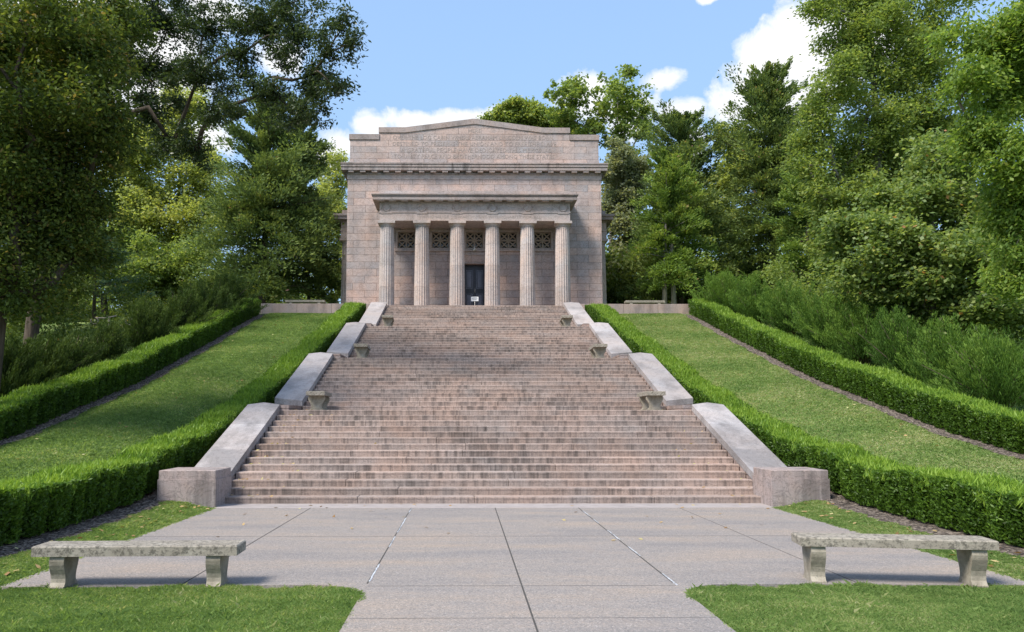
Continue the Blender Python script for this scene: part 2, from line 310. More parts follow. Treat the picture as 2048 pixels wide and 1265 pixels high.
M['grass'] = leafmat('grass_blade', [(0, (.058, .105, .034)), (.4, (.125, .195, .058)), (.72, (.20, .275, .095)), (.9, (.31, .32, .15)), (1, (.42, .36, .21))], .45, .6, .15, 1.42)
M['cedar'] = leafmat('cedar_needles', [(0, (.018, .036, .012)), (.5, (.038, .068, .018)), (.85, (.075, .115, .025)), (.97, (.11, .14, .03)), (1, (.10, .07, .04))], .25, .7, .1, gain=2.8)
M['cedar2'] = leafmat('bright_cedar_needles', [(0, (.026, .055, .012)), (.5, (.06, .115, .020)), (.9, (.12, .18, .03)), (1, (.14, .12, .05))], .3, .7, .1, gain=2.2)
M['juniper'] = leafmat('juniper_needles', [(0, (.020, .050, .010)), (.5, (.050, .115, .018)), (1, (.115, .205, .03))], .3, .6, .15, gain=1.45)
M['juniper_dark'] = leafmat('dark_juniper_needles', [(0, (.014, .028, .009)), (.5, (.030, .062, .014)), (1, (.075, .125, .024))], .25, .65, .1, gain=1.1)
M['leaf_dark'] = leafmat('dark_broad_leaf', [(0, (.018, .036, .008)), (.5, (.044, .080, .014)), (.9, (.085, .125, .020)), (1, (.13, .12, .03))], .35, .5, .25, gain=1.9)
M['leaf_oak'] = leafmat('oak_leaf', [(0, (.014, .032, .012)), (.6, (.032, .062, .018)), (1, (.06, .10, .022))], .25, .4, .4, gain=1.35)
M['leaf_mid'] = leafmat('green_broad_leaf', [(0, (.036, .066, .014)), (.5, (.072, .125, .026)), (.9, (.12, .175, .036)), (.985, (.17, .20, .045)), (1, (.38, .22, .05))], .4, .5, .25, gain=2.3)
M['leaf_bright'] = leafmat('bright_broad_leaf', [(0, (.075, .12, .025)), (.5, (.14, .20, .045)), (1, (.23, .28, .07))], .45, .5, .25, gain=2.1)
M['leaf_greygreen'] = leafmat('grey_green_leaf', [(0, (.06, .095, .040)), (.5, (.115, .16, .07)), (1, (.19, .23, .11))], .4, .5, .25, gain=1.7)
M['leaf_yellow'] = leafmat('yellow_green_leaf', [(0, (.05, .11, .018)), (.5, (.105, .20, .030)), (.9, (.18, .28, .045)), (1, (.36, .36, .06))], .45, .5, .25, gain=1.5)
M['leaf_vine'] = leafmat('vine_leaf', [(0, (.042, .085, .022)), (.5, (.085, .15, .036)), (.88, (.14, .205, .05)), (.975, (.30, .30, .05)), (.99, (.42, .34, .05)), (1, (.36, .14, .05))], .4, .45, .35, gain=1.9)
M['pine'] = leafmat('pine_needles', [(0, (.028, .055, .035)), (.5, (.055, .10, .065)), (1, (.12, .17, .11))], .25, .6, .15, gain=1.6)
M['dry'] = leafmat('fallen_leaf', [(0, (.16, .095, .045)), (.5, (.30, .20, .10)), (1, (.42, .36, .16))], .2, .7, .1)

# ------------------------------------------------------------------ mesh helpers
class MB:
    def __init__(s): s.v = []; s.f = []; s.t = []; s.sm = []
    def add(s, vs, fs, tint=.5, smooth=False):
        o = len(s.v); s.v += [tuple(p) for p in vs]
        s.f += [tuple(i+o for i in f) for f in fs]; s.t += [tint]*len(fs); s.sm += [smooth]*len(fs); return s
    def box(s, x0, x1, y0, y1, z0, z1, tint=.5, ch=0):
        if ch:                                         # chamfered top edges
            a = [(x0, y0, z0), (x1, y0, z0), (x1, y1, z0), (x0, y1, z0), (x0, y0, z1-ch), (x1, y0, z1-ch), (x1, y1, z1-ch), (x0, y1, z1-ch),
                 (x0+ch, y0+ch, z1), (x1-ch, y0+ch, z1), (x1-ch, y1-ch, z1), (x0+ch, y1-ch, z1)]
            f = [(3, 2, 1, 0)]+[(i, (i+1) % 4, 4+(i+1) % 4, 4+i) for i in range(4)]+[(4+i, 4+(i+1) % 4, 8+(i+1) % 4, 8+i) for i in range(4)]+[(8, 9, 10, 11)]
            return s.add(a, f, tint)
        a = [(x0, y0, z0), (x1, y0, z0), (x1, y1, z0), (x0, y1, z0), (x0, y0, z1), (x1, y0, z1), (x1, y1, z1), (x0, y1, z1)]
        return s.add(a, [(3, 2, 1, 0), (4, 5, 6, 7), (0, 1, 5, 4), (1, 2, 6, 5), (2, 3, 7, 6), (3, 0, 4, 7)], tint)
    def prism(s, pts, fn0, fn1, tint=.5):
        """plan polygon between two height functions"""
        n = len(pts); A = [(x, y, fn0(x, y)) for x, y in pts]; B = [(x, y, fn1(x, y)) for x, y in pts]
        ar = sum(pts[i][0]*pts[(i+1) % n][1]-pts[(i+1) % n][0]*pts[i][1] for i in range(n))
        fs = [tuple(range(n))[::-1], tuple(range(n, 2*n))]+[(i, (i+1) % n, n+(i+1) % n, n+i) for i in range(n)]
        if ar < 0: fs = [f[::-1] for f in fs]
        return s.add(A+B, fs, tint)
    def extrude(s, prof, axis, a0, a1, tint=.5):
        """profile (p, q) extruded along axis: 'x' -> (a, p, q), 'y' -> (p, a, q)"""
        n = len(prof); ar = sum(prof[i][0]*prof[(i+1) % n][1]-prof[(i+1) % n][0]*prof[i][1] for i in range(n))
        mk = (lambda a, p, q: (a, p, q)) if axis == 'x' else (lambda a, p, q: (p, a, q))
        vs = [mk(a0, *p) for p in prof]+[mk(a1, *p) for p in prof]
        fs = [tuple(range(n))[::-1], tuple(range(n, 2*n))]+[(i, (i+1) % n, n+(i+1) % n, n+i) for i in range(n)]
        if (ar < 0) != (axis == 'y'): fs = [f[::-1] for f in fs]
        return s.add(vs, fs, tint)
    def tube(s, pts, rad, seg=7, tint=.5, cap=True):
        pts = [np.array(p, float) for p in pts]; rings = []
        for i, p in enumerate(pts):
            d = pts[min(i+1, len(pts)-1)]-pts[max(i-1, 0)]; d = d/(np.linalg.norm(d)+1e-9)
            u = np.cross(d, (0.31, .95, .05)); u /= np.linalg.norm(u)+1e-9; w = np.cross(d, u)
            r = rad[i] if hasattr(rad, '__len__') else rad
            rings.append([tuple(p+r*(cos(2*pi*k/seg)*u+sin(2*pi*k/seg)*w)) for k in range(seg)])
        vs = [q for rg in rings for q in rg]
        fs = [(i*seg+k, i*seg+(k+1) % seg, (i+1)*seg+(k+1) % seg, (i+1)*seg+k) for i in range(len(pts)-1) for k in range(seg)]
        if cap: fs += [tuple(range(seg))[::-1], tuple(range((len(pts)-1)*seg, len(pts)*seg))]
        return s.add(vs, fs, tint, True)
    def build(s, name, mat, parent=None, loc=None):
        me = bpy.data.meshes.new(name)
        o0 = np.array(parent['_loc'] if parent is not None and '_loc' in parent else (loc or (0, 0, 0)), float)
        me.from_pydata([tuple(np.array(v)-o0) for v in s.v], [], s.f)
        a = me.attributes.new('tint', 'FLOAT', 'FACE'); a.data.foreach_set('value', s.t)
        me.polygons.foreach_set('use_smooth', s.sm)
        me.materials.append(mat); me.update()
        o = bpy.data.objects.new(name, me); COL.objects.link(o)
        if parent is not None:
            o.parent = parent; o['_loc'] = list(o0)
        else: o.location = o0
        return o

def fast_mesh(name, verts, quads, tint, mat, parent=None, tris=False, loc=(0, 0, 0)):
    o0 = np.array(parent['_loc'] if parent is not None and '_loc' in parent else loc, float)
    verts = (verts-o0).astype(np.float32); k = 3 if tris else 4
    me = bpy.data.meshes.new(name); nf = len(quads)
    me.vertices.add(len(verts)); me.vertices.foreach_set('co', verts.ravel())
    me.loops.add(nf*k); me.loops.foreach_set('vertex_index', quads.astype(np.int32).ravel())
    me.polygons.add(nf); me.polygons.foreach_set('loop_start', np.arange(0, nf*k, k, dtype=np.int32))
    a = me.attributes.new('tint', 'FLOAT', 'FACE'); a.data.foreach_set('value', np.clip(tint, 0, 1).astype(np.float32))
    me.materials.append(mat); me.update(calc_edges=True); me.validate()
    o = bpy.data.objects.new(name, me); COL.objects.link(o)
    if parent is not None: o.parent = parent; o['_loc'] = list(o0)
    else: o.location = o0
    return o

def unit(a): return a/(np.linalg.norm(a, axis=-1, keepdims=True)+1e-9)
def leaf_quads(C, axis, nrm, length, width):
    """diamond leaves centred at C, long direction axis, facing nrm"""
    u = unit(axis); w = unit(np.cross(nrm, u)); n = len(C)
    l = length[:, None]*.5; b = width[:, None]*.5
    V = np.stack([C-u*l, C-w*b+u*l*.1, C+u*l, C+w*b+u*l*.1], 1).reshape(-1, 3)
    return V, np.arange(n*4).reshape(n, 4)

def thing(name, label, cat, loc=(0, 0, 0), rz=0, group=None):
    o = bpy.data.objects.new(name, None); COL.objects.link(o); o.empty_display_size = .3
    o.location = loc; o.rotation_euler = (0, 0, rz); o['label'] = label; o['category'] = cat; o['_loc'] = list(loc)
    if group: o['group'] = group
    return o
def tag(o, label=None, cat=None, group=None, kind=None):
    for k, v in (('label', label), ('category', cat), ('group', group), ('kind', kind)):
        if v: o[k] = v
    return o
def copy_tree(o, parent=None):
    c = o.copy(); COL.objects.link(c)
    if parent: c.parent = parent
    for ch in list(o.children): copy_tree(ch, c)
    return c

# ------------------------------------------------------------------ terrain
GI = ([-60, -6, -3, -1, .6, 2.6, 5, 9.35, 14, 18.5, 22, 25.6], [0, 0, .02, .07, .28, .55, .98, 2.12, 3.65, 5.05, 6.3, 7.40])
GO = ([-60, -14, -7, -2, 1.25, 3.8, 7, 10.5, 14.2, 18.5, 22.6, 25.6], [.05, .08, .2, .5, .88, 1.34, 2.1, 2.92, 4.0, 5.28, 6.55, 7.42])
def smooth(a, b, x): t = np.clip((x-a)/(b-a), 0, 1); return t*t*(3-2*t)
def half_width(Y):
    return np.select([Y < FY[1]-1.3, Y < FY[2]-1.3, Y < FY[3]-1.3], [FW[0]/2, FW[1]/2, FW[2]/2], FW[3]/2)
def ground(X, Y):
    X = np.asarray(X, float); Y = np.asarray(Y, float); ax = np.abs(X)
    t = smooth(6.9, 10.2, ax)
    z = np.interp(Y, *GI)*(1-t)+np.interp(Y, *GO)*t
    z = z*(1-.10*smooth(15, 24, -X)*(Y > 0))
    upper = TOP+.0*X+np.clip(Y-40, 0, None)*.03
    k = smooth(26.0, 26.3, Y)*(ax < 13.5)+smooth(25, 34, Y)*(ax >= 13.5)
    z = z*(1-k)+upper*k
    z = z+.03*np.sin(X*.7+Y*.3)*np.sin(Y*.55)*smooth(8, 14, ax)
    hw = half_width(Y)
    under = (ax < hw+.45) & (Y > -.2) & (Y < 26)
    z = np.where(under, np.minimum(z, np.maximum((Y-1)*.3-1.2, -1)), z)
    z = np.where(Y <= -.2, -.03+(z+.03)*smooth(5.45, 6.3, ax), z)
    z = np.where((Y < -7.3) & (ax < 9), np.minimum(z, .0), z)
    z = np.where((ax < 8.2) & (Y > 26.4) & (Y < 44), TOP-.06, z)
    return z

def grid_ground():
    xs = np.unique(np.concatenate([np.linspace(-16, 16, 161), np.linspace(-60, -16, 45), np.linspace(16, 60, 45), [-600, -300, -150, -90, 90, 150, 300, 600]]))
    ys = np.unique(np.concatenate([np.linspace(-20, 30, 161), np.linspace(30, 80, 41), [-400, -150, -60, -35, 120, 200, 400, 800], [25.95, 26.0, 26.15, 26.3]]))
    X, Y = np.meshgrid(xs, ys); Z = ground(X, Y)-.004
    V = np.stack([X, Y, Z], -1).reshape(-1, 3); nx = len(xs)
    i = (np.arange(len(ys)-1)[:, None]*nx+np.arange(nx-1)[None]).reshape(-1)
    Q = np.stack([i, i+1, i+nx+1, i+nx], 1)
    o = fast_mesh('ground', V, Q, np.full(len(Q), .5), M['ground'])
    o.data.polygons.foreach_set('use_smooth', np.ones(len(Q), bool)); tag(o, kind='structure')
grid_ground()

# ------------------------------------------------------------------ plaza and walk
def plaza():
    b = MB(); zt = 0.0
    # crossing in front of the stairs with rounded inner lawn corners, and the walk towards the viewer
    out = [(-30, -7.62), (-2.3, -7.6)]
    pts = [(-5.47, -.69), (-5.47, -7.55)]
    arc = [(-1.64-.55+.55*sin(a), -7.55-.5+.5*cos(a)) for a in np.linspace(0, pi/2, 7)]
    left = [(-5.47, -7.62)]+[(x, y) for x, y in arc]+[(-1.64, -24)]
    right = [(-x, y) for x, y in left[::-1]]
    poly = [(-5.47, -.69)]+left+right+[(5.47, -.69)]
    b.prism(poly, lambda x, y: -.12, lambda x, y: zt)
    o = b.build('plaza_paving', M['plaza']); tag(o, kind='structure')
    b2 = MB(); b2.box(-5.5, 5.5, -.685, .03, -.12, .006, ch=.006)
    tag(b2.build('paving_border', M['border']), kind='structure')
    j = MB()
    for x, w in ((0, .008), (-1.64, .007), (1.63, .008), (-3.6, .006), (3.6, .003)):
        y0 = -24 if x == 0 else -7.5
        j.box(x-w, x+w, y0, -.70, -.02, .003)
    tag(j.build('paving_joint', M['joint_dark']), kind='structure')
    j = MB()
    for y in (-4.27, -7.62, -8.91):
        hw = 5.4 if y > -7 else 1.62
        j.box(-hw, hw, y-.003, y+.003, -.02, .0034)
    tag(j.build('cross_joint', M['joint_faint']), kind='structure')
    p = MB()
    for s, segs in ((-1.63, [(-7.4, -6.4), (-5.2, -4.3), (-3.9, -2.2), (-1.5, -.8)]), (1.64, [(-7.6, -7.0), (-5.9, -5.2), (-4.6, -3.7), (-2.9, -2.4), (-2.0, -1.2)])):
        for a, c in segs:
            n = 14; xs = s+RNG.normal(0, .0025, n); ys = np.linspace(a, c, n)
            for i in range(n-1): p.box(xs[i]-.009, xs[i]+.010, ys[i], ys[i+1]-.01, -.02, .0045)
    tag(p.build('joint_seal', M['joint_pale']), kind='structure')
plaza()

# ------------------------------------------------------------------ the stairs
def stairs():
    root = thing('granite_staircase', 'broad pink granite staircase of four flights climbing from plaza to memorial', 'staircase', (0, 0, 0))
    for f in range(4):
        hw = FW[f]/2
        for k in range(14):
            z1 = FZ[f]+(k+1)*RISE; y0 = FY[f]+k*TREAD
            last = k == 13
            y1 = y0+TREAD+.03 if not last else (y0+TREAD if f < 3 else y0+.42)
            b = MB(); x = -hw+.01
            cuts = [x]
            while True:
                x += random.uniform(2.0, 4.6)
                if x > hw-1.2: break
                cuts.append(x)
            cuts.append(hw-.01)
            for a, c in zip(cuts[:-1], cuts[1:]):
                dz = random.uniform(-.003, .003); dy = random.uniform(-.004, .004)
                tt = random.random(); b.box(a+.005, c-.005, y0+dy, y1, z1-.042, z1+dz, tt, ch=.009); b.box(a+.005, c-.005, y0+dy+.005, y1-.002, z1-RISE-.03, z1-.042, tt)
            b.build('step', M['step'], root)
        if f < 3:
            b = MB(); z1 = FZ[f+1]; y0 = FY[f]+RUN+TREAD+.004; y1 = FY[f+1]+.03
            n = 5; w = FW[f]+.0
            for i in range(n):
                a = -w/2+i*w/n; b.box(a+.003, a+w/n-.003, y0, y1, z1-.2, z1-.002, random.random())
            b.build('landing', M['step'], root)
stairs()

def cheek(side, label):
    root = thing('cheek_wall', label, 'wall', (side*6.0, 0, 0), group='sloping cheek walls of the stairs')
    W = .87
    for f in range(4):
        xi = FW[f]/2; base = FZ[f]; Y0, Y1 = FY[f], FY[f]+RUN
        zc = lambda x, y: base+RISE+(y-Y0)*RISE/TREAD+.155
        lo = Y0 if f else .3
        ob = .24 if f else 0
        P = [(xi, lo), (xi+W, lo+ob), (xi+W, Y1+.0), (xi+W*.55, Y1+.17), (xi, Y1)]
        cuts = [0, .36, .70, 1]
        cp = MB()
        def seg(t0, t1, inset=0):
            a = lo+(Y1-lo)*t0; c = lo+(Y1-lo)*t1; g = .003
            q = []
            q += [(xi+inset, lo), (xi+W-inset, lo+ob)] if t0 == 0 else [(xi+inset, a+g), (xi+W-inset, a+g)]
            q += [(xi+W-inset, Y1), (xi+W*.55, Y1+.17-inset), (xi+inset, Y1)] if t1 == 1 else [(xi+W-inset, c-g), (xi+inset, c-g)]
            return [(side*x, y) for x, y in q]
        for i in range(3):
            cp.prism(seg(cuts[i], cuts[i+1]), lambda x, y: zc(x, y)-.17, zc, random.random())
        cp.build('coping', M['coping'], root)
        wb = MB(); wb.prism(seg(0, 1, .012), lambda x, y: min(zc(x, y)-.6, base-.5), lambda x, y: zc(x, y)-.165)
        wb.build('wall_body', M['cheek'], root)
        if f < 3:   # short level return along the landing
            r = MB(); xo = FW[f+1]/2
            r.prism([(side*(xo+.02), Y1+.0), (side*(xi+.30), Y1+.02), (side*(xi+.30), FY[f+1]+.4), (side*(xo+.02), FY[f+1]+.05)], lambda x, y: FZ[f+1]-1, lambda x, y: FZ[f+1]+.14)
            r.build('landing_kerb', M['cheek'], root)
    p = MB(); x0, x1 = 5.49, 6.64
    a, c = sorted((side*x0, side*x1)); p.box(a, c, -.60, .42, -.1, .545); p.build('pedestal', M['pedestal'], root)
    p = MB(); a, c = sorted((side*(x0+.018), side*(x1-.018))); p.box(a, c, -.58, .40, .545, .72, ch=.012); p.build('pedestal_cap', M['pedestal'], root)
cheek(-1, 'stepped granite cheek wall running up the left edge of the stairs')
cheek(1, 'stepped granite cheek wall running up the right edge of the stairs')

def terrace():
    for s, lab in ((-1, 'low granite retaining wall closing the left lawn below the terrace'), (1, 'low granite retaining wall closing the right lawn below the terrace')):
        b = MB(); a, c = sorted((s*5.70, s*13.4)); b.box(a, c, 25.85, 26.28, 6.6, 8.0, ch=.01)
        tag(b.build('terrace_wall', M['terrace'], None, (s*9, 26, 7.84)), lab, 'wall', 'terrace retaining walls')
    b = MB()
    b.box(-5.66, 5.66, YT+.425, YW+.3, TOP-.4, TOP-.003); b.box(-8.6, -5.7, 26.3, 46, TOP-.4, TOP-.008); b.box(5.7, 8.6, 26.3, 46, TOP-.4, TOP-.008)
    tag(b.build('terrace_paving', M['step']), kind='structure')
terrace()

# ------------------------------------------------------------------ memorial building
def holes_wall(b, x0, x1, z0, z1, holes, y, depth, tint=.5):
    xs = sorted({x0, x1, *[h[0] for h in holes], *[h[1] for h in holes]}); zs = sorted({z0, z1, *[h[2] for h in holes], *[h[3] for h in holes]})
    inside = lambda x, z: any(h[0] < x < h[1] and h[2] < z < h[3] for h in holes)
    for i in range(len(xs)-1):
        for j in range(len(zs)-1):
            a, c, d, e = xs[i], xs[i+1], zs[j], zs[j+1]
            if inside((a+c)/2, (d+e)/2): continue
            b.add([(a, y, d), (c, y, d), (c, y, e), (a, y, e)], [(0, 1, 2, 3)], tint)
    for h in holes:
        a, c, d, e = h
        b.add([(a, y, d), (a, y+depth, d), (a, y+depth, e), (a, y, e)], [(0, 1, 2, 3)], tint)
        b.add([(c, y, d), (c, y, e), (c, y+depth, e), (c, y+depth, d)], [(0, 1, 2, 3)], tint)
        b.add([(a, y, e), (a, y+depth, e), (c, y+depth, e), (c, y, e)], [(0, 1, 2, 3)], tint)
        b.add([(a, y, d), (c, y, d), (c, y+depth, d), (a, y+depth, d)], [(0, 1, 2, 3)], tint)

def fluted(r0, r1, z0, z1, cx, cy, seg=6, fl=20, b=None, t=.5):
    vs = []; rows = []; zs = np.linspace(z0, z1, seg+1); n = fl*4
    for z in zs:
        k = (z-z0)/(z1-z0); r = r0+(r1-r0)*k
        for i in range(n):
            a = 2*pi*i/n; q = (i % 4)/4
            d = r*(1-.075*sin(pi*q)**.8) if q else r
            vs.append((cx+d*cos(a), cy+d*sin(a), z))
    fs = [(i*n+k, i*n+(k+1) % n, (i+1)*n+(k+1) % n, (i+1)*n+k) for i in range(seg) for k in range(n)]
    fs += [tuple(range(n))[::-1], tuple(range(seg*n, (seg+1)*n))]
    b.add(vs, fs, t, False)

def column(root, cx, cy, z0=TOP, ztop=12.82):
    b = MB(); zs = [z0, 9.07, 10.29, 11.51, ztop-.30]; rr = [.445, .432, .418, .402, .385]
    for i in range(4): fluted(rr[i], rr[i+1], zs[i]+(.006 if i else 0), zs[i+1]-.006, cx, cy, 1, 20, b, random.random())
    for i in range(1, 4): b.tube([(cx, cy, zs[i]-.006), (cx, cy, zs[i]+.006)], rr[i]*.93, 24, .0)
    shaft = b.build('column', M['column'], root)
    c = MB(); prof = [(.385, ztop-.30), (.40, ztop-.27), (.39, ztop-.255), (.44, ztop-.19), (.475, ztop-.14)]
    seg = 32
    vs = [(cx+r*cos(2*pi*k/seg), cy+r*sin(2*pi*k/seg), z) for r, z in prof for k in range(seg)]
    c.add(vs, [(i*seg+k, i*seg+(k+1) % seg, (i+1)*seg+(k+1) % seg, (i+1)*seg+k) for i in range(4) for k in range(seg)], .5, True)
    c.box(cx-.49, cx+.49, cy-.49, cy+.49, ztop-.14, ztop)
    c.build('capital', M['column'], shaft)

def text_mesh(name, body, width, size, x, y, z, mat, parent):
    cu = bpy.data.curves.new(name, 'FONT'); cu.body = body; cu.size = size; cu.align_x = 'CENTER'; cu.align_y = 'CENTER'
    cu.extrude = .004; cu.resolution_u = 2; cu.space_word = 1.1
    tmp = bpy.data.objects.new(name, cu); COL.objects.link(tmp)
    bpy.context.view_layer.update()
    me = bpy.data.meshes.new_from_object(tmp.evaluated_get(bpy.context.evaluated_depsgraph_get()))
    bpy.data.objects.remove(tmp)
    co = np.zeros(len(me.vertices)*3); me.vertices.foreach_get('co', co); co = co.reshape(-1, 3)
    sx = width/(co[:, 0].max()-co[:, 0].min()); o0 = np.array(parent['_loc'])
    new = np.stack([x+co[:, 0]*sx, np.full(len(co), y)-.004+co[:, 2]*-1+0, z+co[:, 1]], 1)-o0
    me.vertices.foreach_set('co', new.ravel()); me.materials.clear(); me.materials.append(mat); me.name = name; me.update()
    o = bpy.data.objects.new(name, me); COL.objects.link(o); o.parent = parent; o['_loc'] = list(o0)
    return o

def cornice_prof(y, s=-1):
    return y

def building():
    root = thing('memorial_building', 'pink granite temple memorial with six fluted columns and inscribed parapet at stair top', 'building', (0, YW, TOP))
    YB = YW+15.5; HW = 7.47
    # --- main block
    wins = [(-4+2*i-.5, -4+2*i+.5, 11.63, 12.60) for i in range(5)]
    door = (-.58, .58, TOP-.05, 10.72)
    b = MB(); holes_wall(b, -HW, HW, TOP-.3, 16.0, wins+[door], YW, .55)
    b.add([(-HW, YW, TOP-.3), (-HW, YW, 16), (-HW, YB, 16), (-HW, YB, TOP-.3)], [(0, 1, 2, 3)][::1])
    b.add([(HW, YW, TOP-.3), (HW, YB, TOP-.3), (HW, YB, 16), (HW, YW, 16)], [(0, 1, 2, 3)])
    b.add([(-HW, YB, TOP-.3), (-HW, YB, 16), (HW, YB, 16), (HW, YB, TOP-.3)], [(0, 1, 2, 3)])
    wall = b.build('wall', M['wall'], root)
    # --- plain band under the cornice
    f = MB(); e = .035
    f.box(-HW-e, HW+e, YW-e, YB+e, 15.74, 16.02); f.build('frieze_band', M['trim'], root)
    # --- cornice rings: bed, corona, crown
    c = MB()
    for ov, za, zb in ((.10, 16.02, 16.10), (.33, 16.20, 16.34), (.30, 16.34, 16.40), (.36, 16.40, 16.50), (.33, 16.50, 16.56), (.38, 16.56, 16.64)):
        c.box(-HW-ov, HW+ov, YW-ov, YB+ov, za, zb)
    c.box(-HW-.02, HW+.02, YW-.02, YB+.02, 16.10, 16.20)
    cor = c.build('cornice', M['cornice'], root)
    def modillion(parent, x0, x1, y0, y1, z0, z1):
        m = MB(); m.box(x0, x1, y0, y1, z0, z1); return m.build('modillion', M['cornice'], parent)
    for i in range(22):
        x = -7.245+i*.69
        modillion(cor, x-.16, x+.16, YW-.30, YW-.021, 16.09, 16.197)
    for s in (-1, 1):
        for i in range(8):
            y = YW+.6+i*1.0; a, d = sorted((s*(HW+.021), s*(HW+.30))); modillion(cor, a, d, y-.16, y+.16, 16.09, 16.197)
    # --- parapet
    PW = 7.36; py = YW+.06
    outline = [(-PW, 16.6), (PW, 16.6), (PW, 18.16), (5.63, 18.16), (5.63, 18.58), (4.12, 18.59), (.1, 19.12), (-.1, 19.12), (-4.12, 18.59), (-5.63, 18.58), (-5.63, 18.16), (-PW, 18.16)]
    p = MB(); p.extrude(outline, 'x', 0, 0) if False else None
    front = [(x, py, z) for x, z in outline]; back = [(x, YB-.06, z if z < 18.2 else 18.16) for x, z in outline]
    mid = [(x, py+1.2, z) for x, z in outline]; n = len(outline)
    p.add(front+mid, [tuple(range(n)), tuple(range(n, 2*n))[::-1]]+[((i+1) % n, i, n+i, n+(i+1) % n) for i in range(n)], .5)
    p.box(-PW, PW, py+1.2, YB-.06, 16.6, 18.16)
    par = p.build('parapet', M['parapet'], root)
    g = MB(); g.box(-PW-.03, PW+.03, py-.03, YB-.03, 16.64, 16.93); g.build('parapet_base', M['parapet'], root)
    # --- caps
    k = MB(); cy0 = py-.055; cy1 = py+1.26
    for s in (-1, 1):
        for (xa, xb) in ((5.635, 6.7), (6.7, 7.42)):
            a, d = sorted((s*xa, s*xb)); k.box(a+.003, d-.003, cy0, cy1, 18.16, 18.485, random.random())
        a, d = sorted((s*7.42, s*6.6)); k.box(a, d, cy1, YB, 18.165, 18.48)
        xs = [5.68, 4.12, 3.07, 1.74, .40]; zf = lambda x: 18.59 if x >= 4.12 else 18.59+(4.12-x)*(.53/4.02)
        for xa, xb in zip(xs[1:], xs[:-1]):
            q = [(s*(xa+.003), zf(xa)), (s*(xb-.003), zf(xb)), (s*(xb-.003), zf(xb)+.315), (s*(xa+.003), zf(xa)+.315)]
            vs = [(x, cy0, z) for x, z in q]+[(x, cy1, z) for x, z in q]
            fs = [(0, 1, 2, 3), (7, 6, 5, 4), (1, 0, 4, 5), (2, 1, 5, 6), (3, 2, 6, 7), (0, 3, 7, 4)]
            if s < 0: fs = [ff[::-1] for ff in fs]
            k.add(vs, fs, random.random())
    z4 = 18.59+3.72*(.53/4.02)
    q = [(-.397, z4), (-.1, 19.12), (.1, 19.12), (.397, z4), (.397, z4+.315), (.1, 19.44), (-.1, 19.44), (-.397, z4+.315)]
    k.add([(x, cy0, z) for x, z in q]+[(x, cy1, z) for x, z in q], [tuple(range(8)), tuple(range(8, 16))[::-1]]+[((i+1) % 8, i, 8+i, 8+(i+1) % 8) for i in range(8)], .6)
    k.build('coping', M['cap'], root)
    r = MB(); r.box(-6.6, 6.6, cy1, YB-.3, 18.1, 18.3); r.build('roof', M['cap'], root)
    # --- inscription, one line per course
    ins = [('HERE', .74, .0, 18.70), ('OVER THE LOG CABIN WHERE ABRAHAM LINCOLN WAS BORN', 9.5, -.08, 18.29),
           ('DESTINED TO PRESERVE THE UNION AND TO FREE THE SLAVE', 9.7, 0, 17.905), ('A GRATEFUL PEOPLE HAVE DEDICATED THIS MEMORIAL', 8.9, .1, 17.525),
           ('TO UNITY PEACE AND BROTHERHOOD AMONG THESE STATES', 9.5, -.02, 17.145)]
    for t, w, x, z in ins: text_mesh('inscription', t, w, .33, x, py, z, M['letters'], root)
    # --- portico
    yc = 26.9; ye = 26.47; EW = 5.38
    for i in range(6): column(root, -4.99+i*1.996, yc)
    a = MB(); a.box(-EW, EW, ye, YW, 12.82, 13.27); a.build('architrave', M['trim'], root)
    t = MB(); t.box(-EW-.035, EW+.035, ye-.035, YW, 13.27, 13.32)
    for i in range(6):
        x = -4.99+i*1.996; t.box(x-.31, x+.31, ye-.03, ye-.0005, 13.215, 13.269)
    t.build('moulding', M['trim'], root)
    fz = MB(); fz.box(-EW+.004, EW-.004, ye+.004, YW, 13.32, 13.82); fr = fz.build('frieze', M['trim'], root)
    for i in range(6):
        x = -4.99+i*1.996; w = MB()
        ring = [(x+.2*sin(q), ye-.012, 13.575+.2*cos(q)) for q in np.linspace(.35, 2*pi-.35, 22)]
        w.tube(ring, [.030+.012*sin(j*2.6) for j in range(22)], 7)
        for s in (-1, 1): w.tube([(x+s*.07, ye-.01, 13.77), (x+s*.20, ye-.015, 13.72), (x+s*.28, ye-.01, 13.60), (x+s*.27, ye-.008, 13.47)], [.02, .022, .018, .01], 6)
        w.build('wreath', M['trim'], fr)
    text_mesh('inscription', 'WITH MALICE TOWARD NONE WITH CHARITY FOR ALL', 6.9, .22, .3, ye, 13.03, M['letters'], root)
    pc = MB()
    for ov, za, zb in ((.05, 13.82, 13.88), (.36, 13.93, 14.08), (.33, 14.08, 14.13), (.38, 14.13, 14.20), (.43, 14.20, 14.26)):
        pc.box(-EW-ov, EW+ov, ye-ov, YW, za, zb)
    pc.box(-EW-.02, EW+.02, ye-.02, YW, 13.88, 13.93)
    pcor = pc.build('portico_cornice', M['cap'], root)
    for i in range(17):
        x = -5.30+i*.6625; m = MB(); m.box(x-.2, x+.2, ye-.33, ye-.021, 13.885, 13.928); m.build('mutule', M['trim'], pcor)
    for i in range(3):
        x = (-2.4, 1.2, 4.1)[i]; 
    bl = MB()
    for xa, xb in ((-5.4, -2.62), (-2.614, 2.7), (2.706, 5.4)): bl.box(xa, xb, ye-.1, YW, 14.26, 14.50, random.random())
    bl.build('blocking_course', M['trim'], root)
    pr = MB(); pr.box(-EW+.9, EW-.9, ye+.92, YW-.001, 12.84, 12.96)
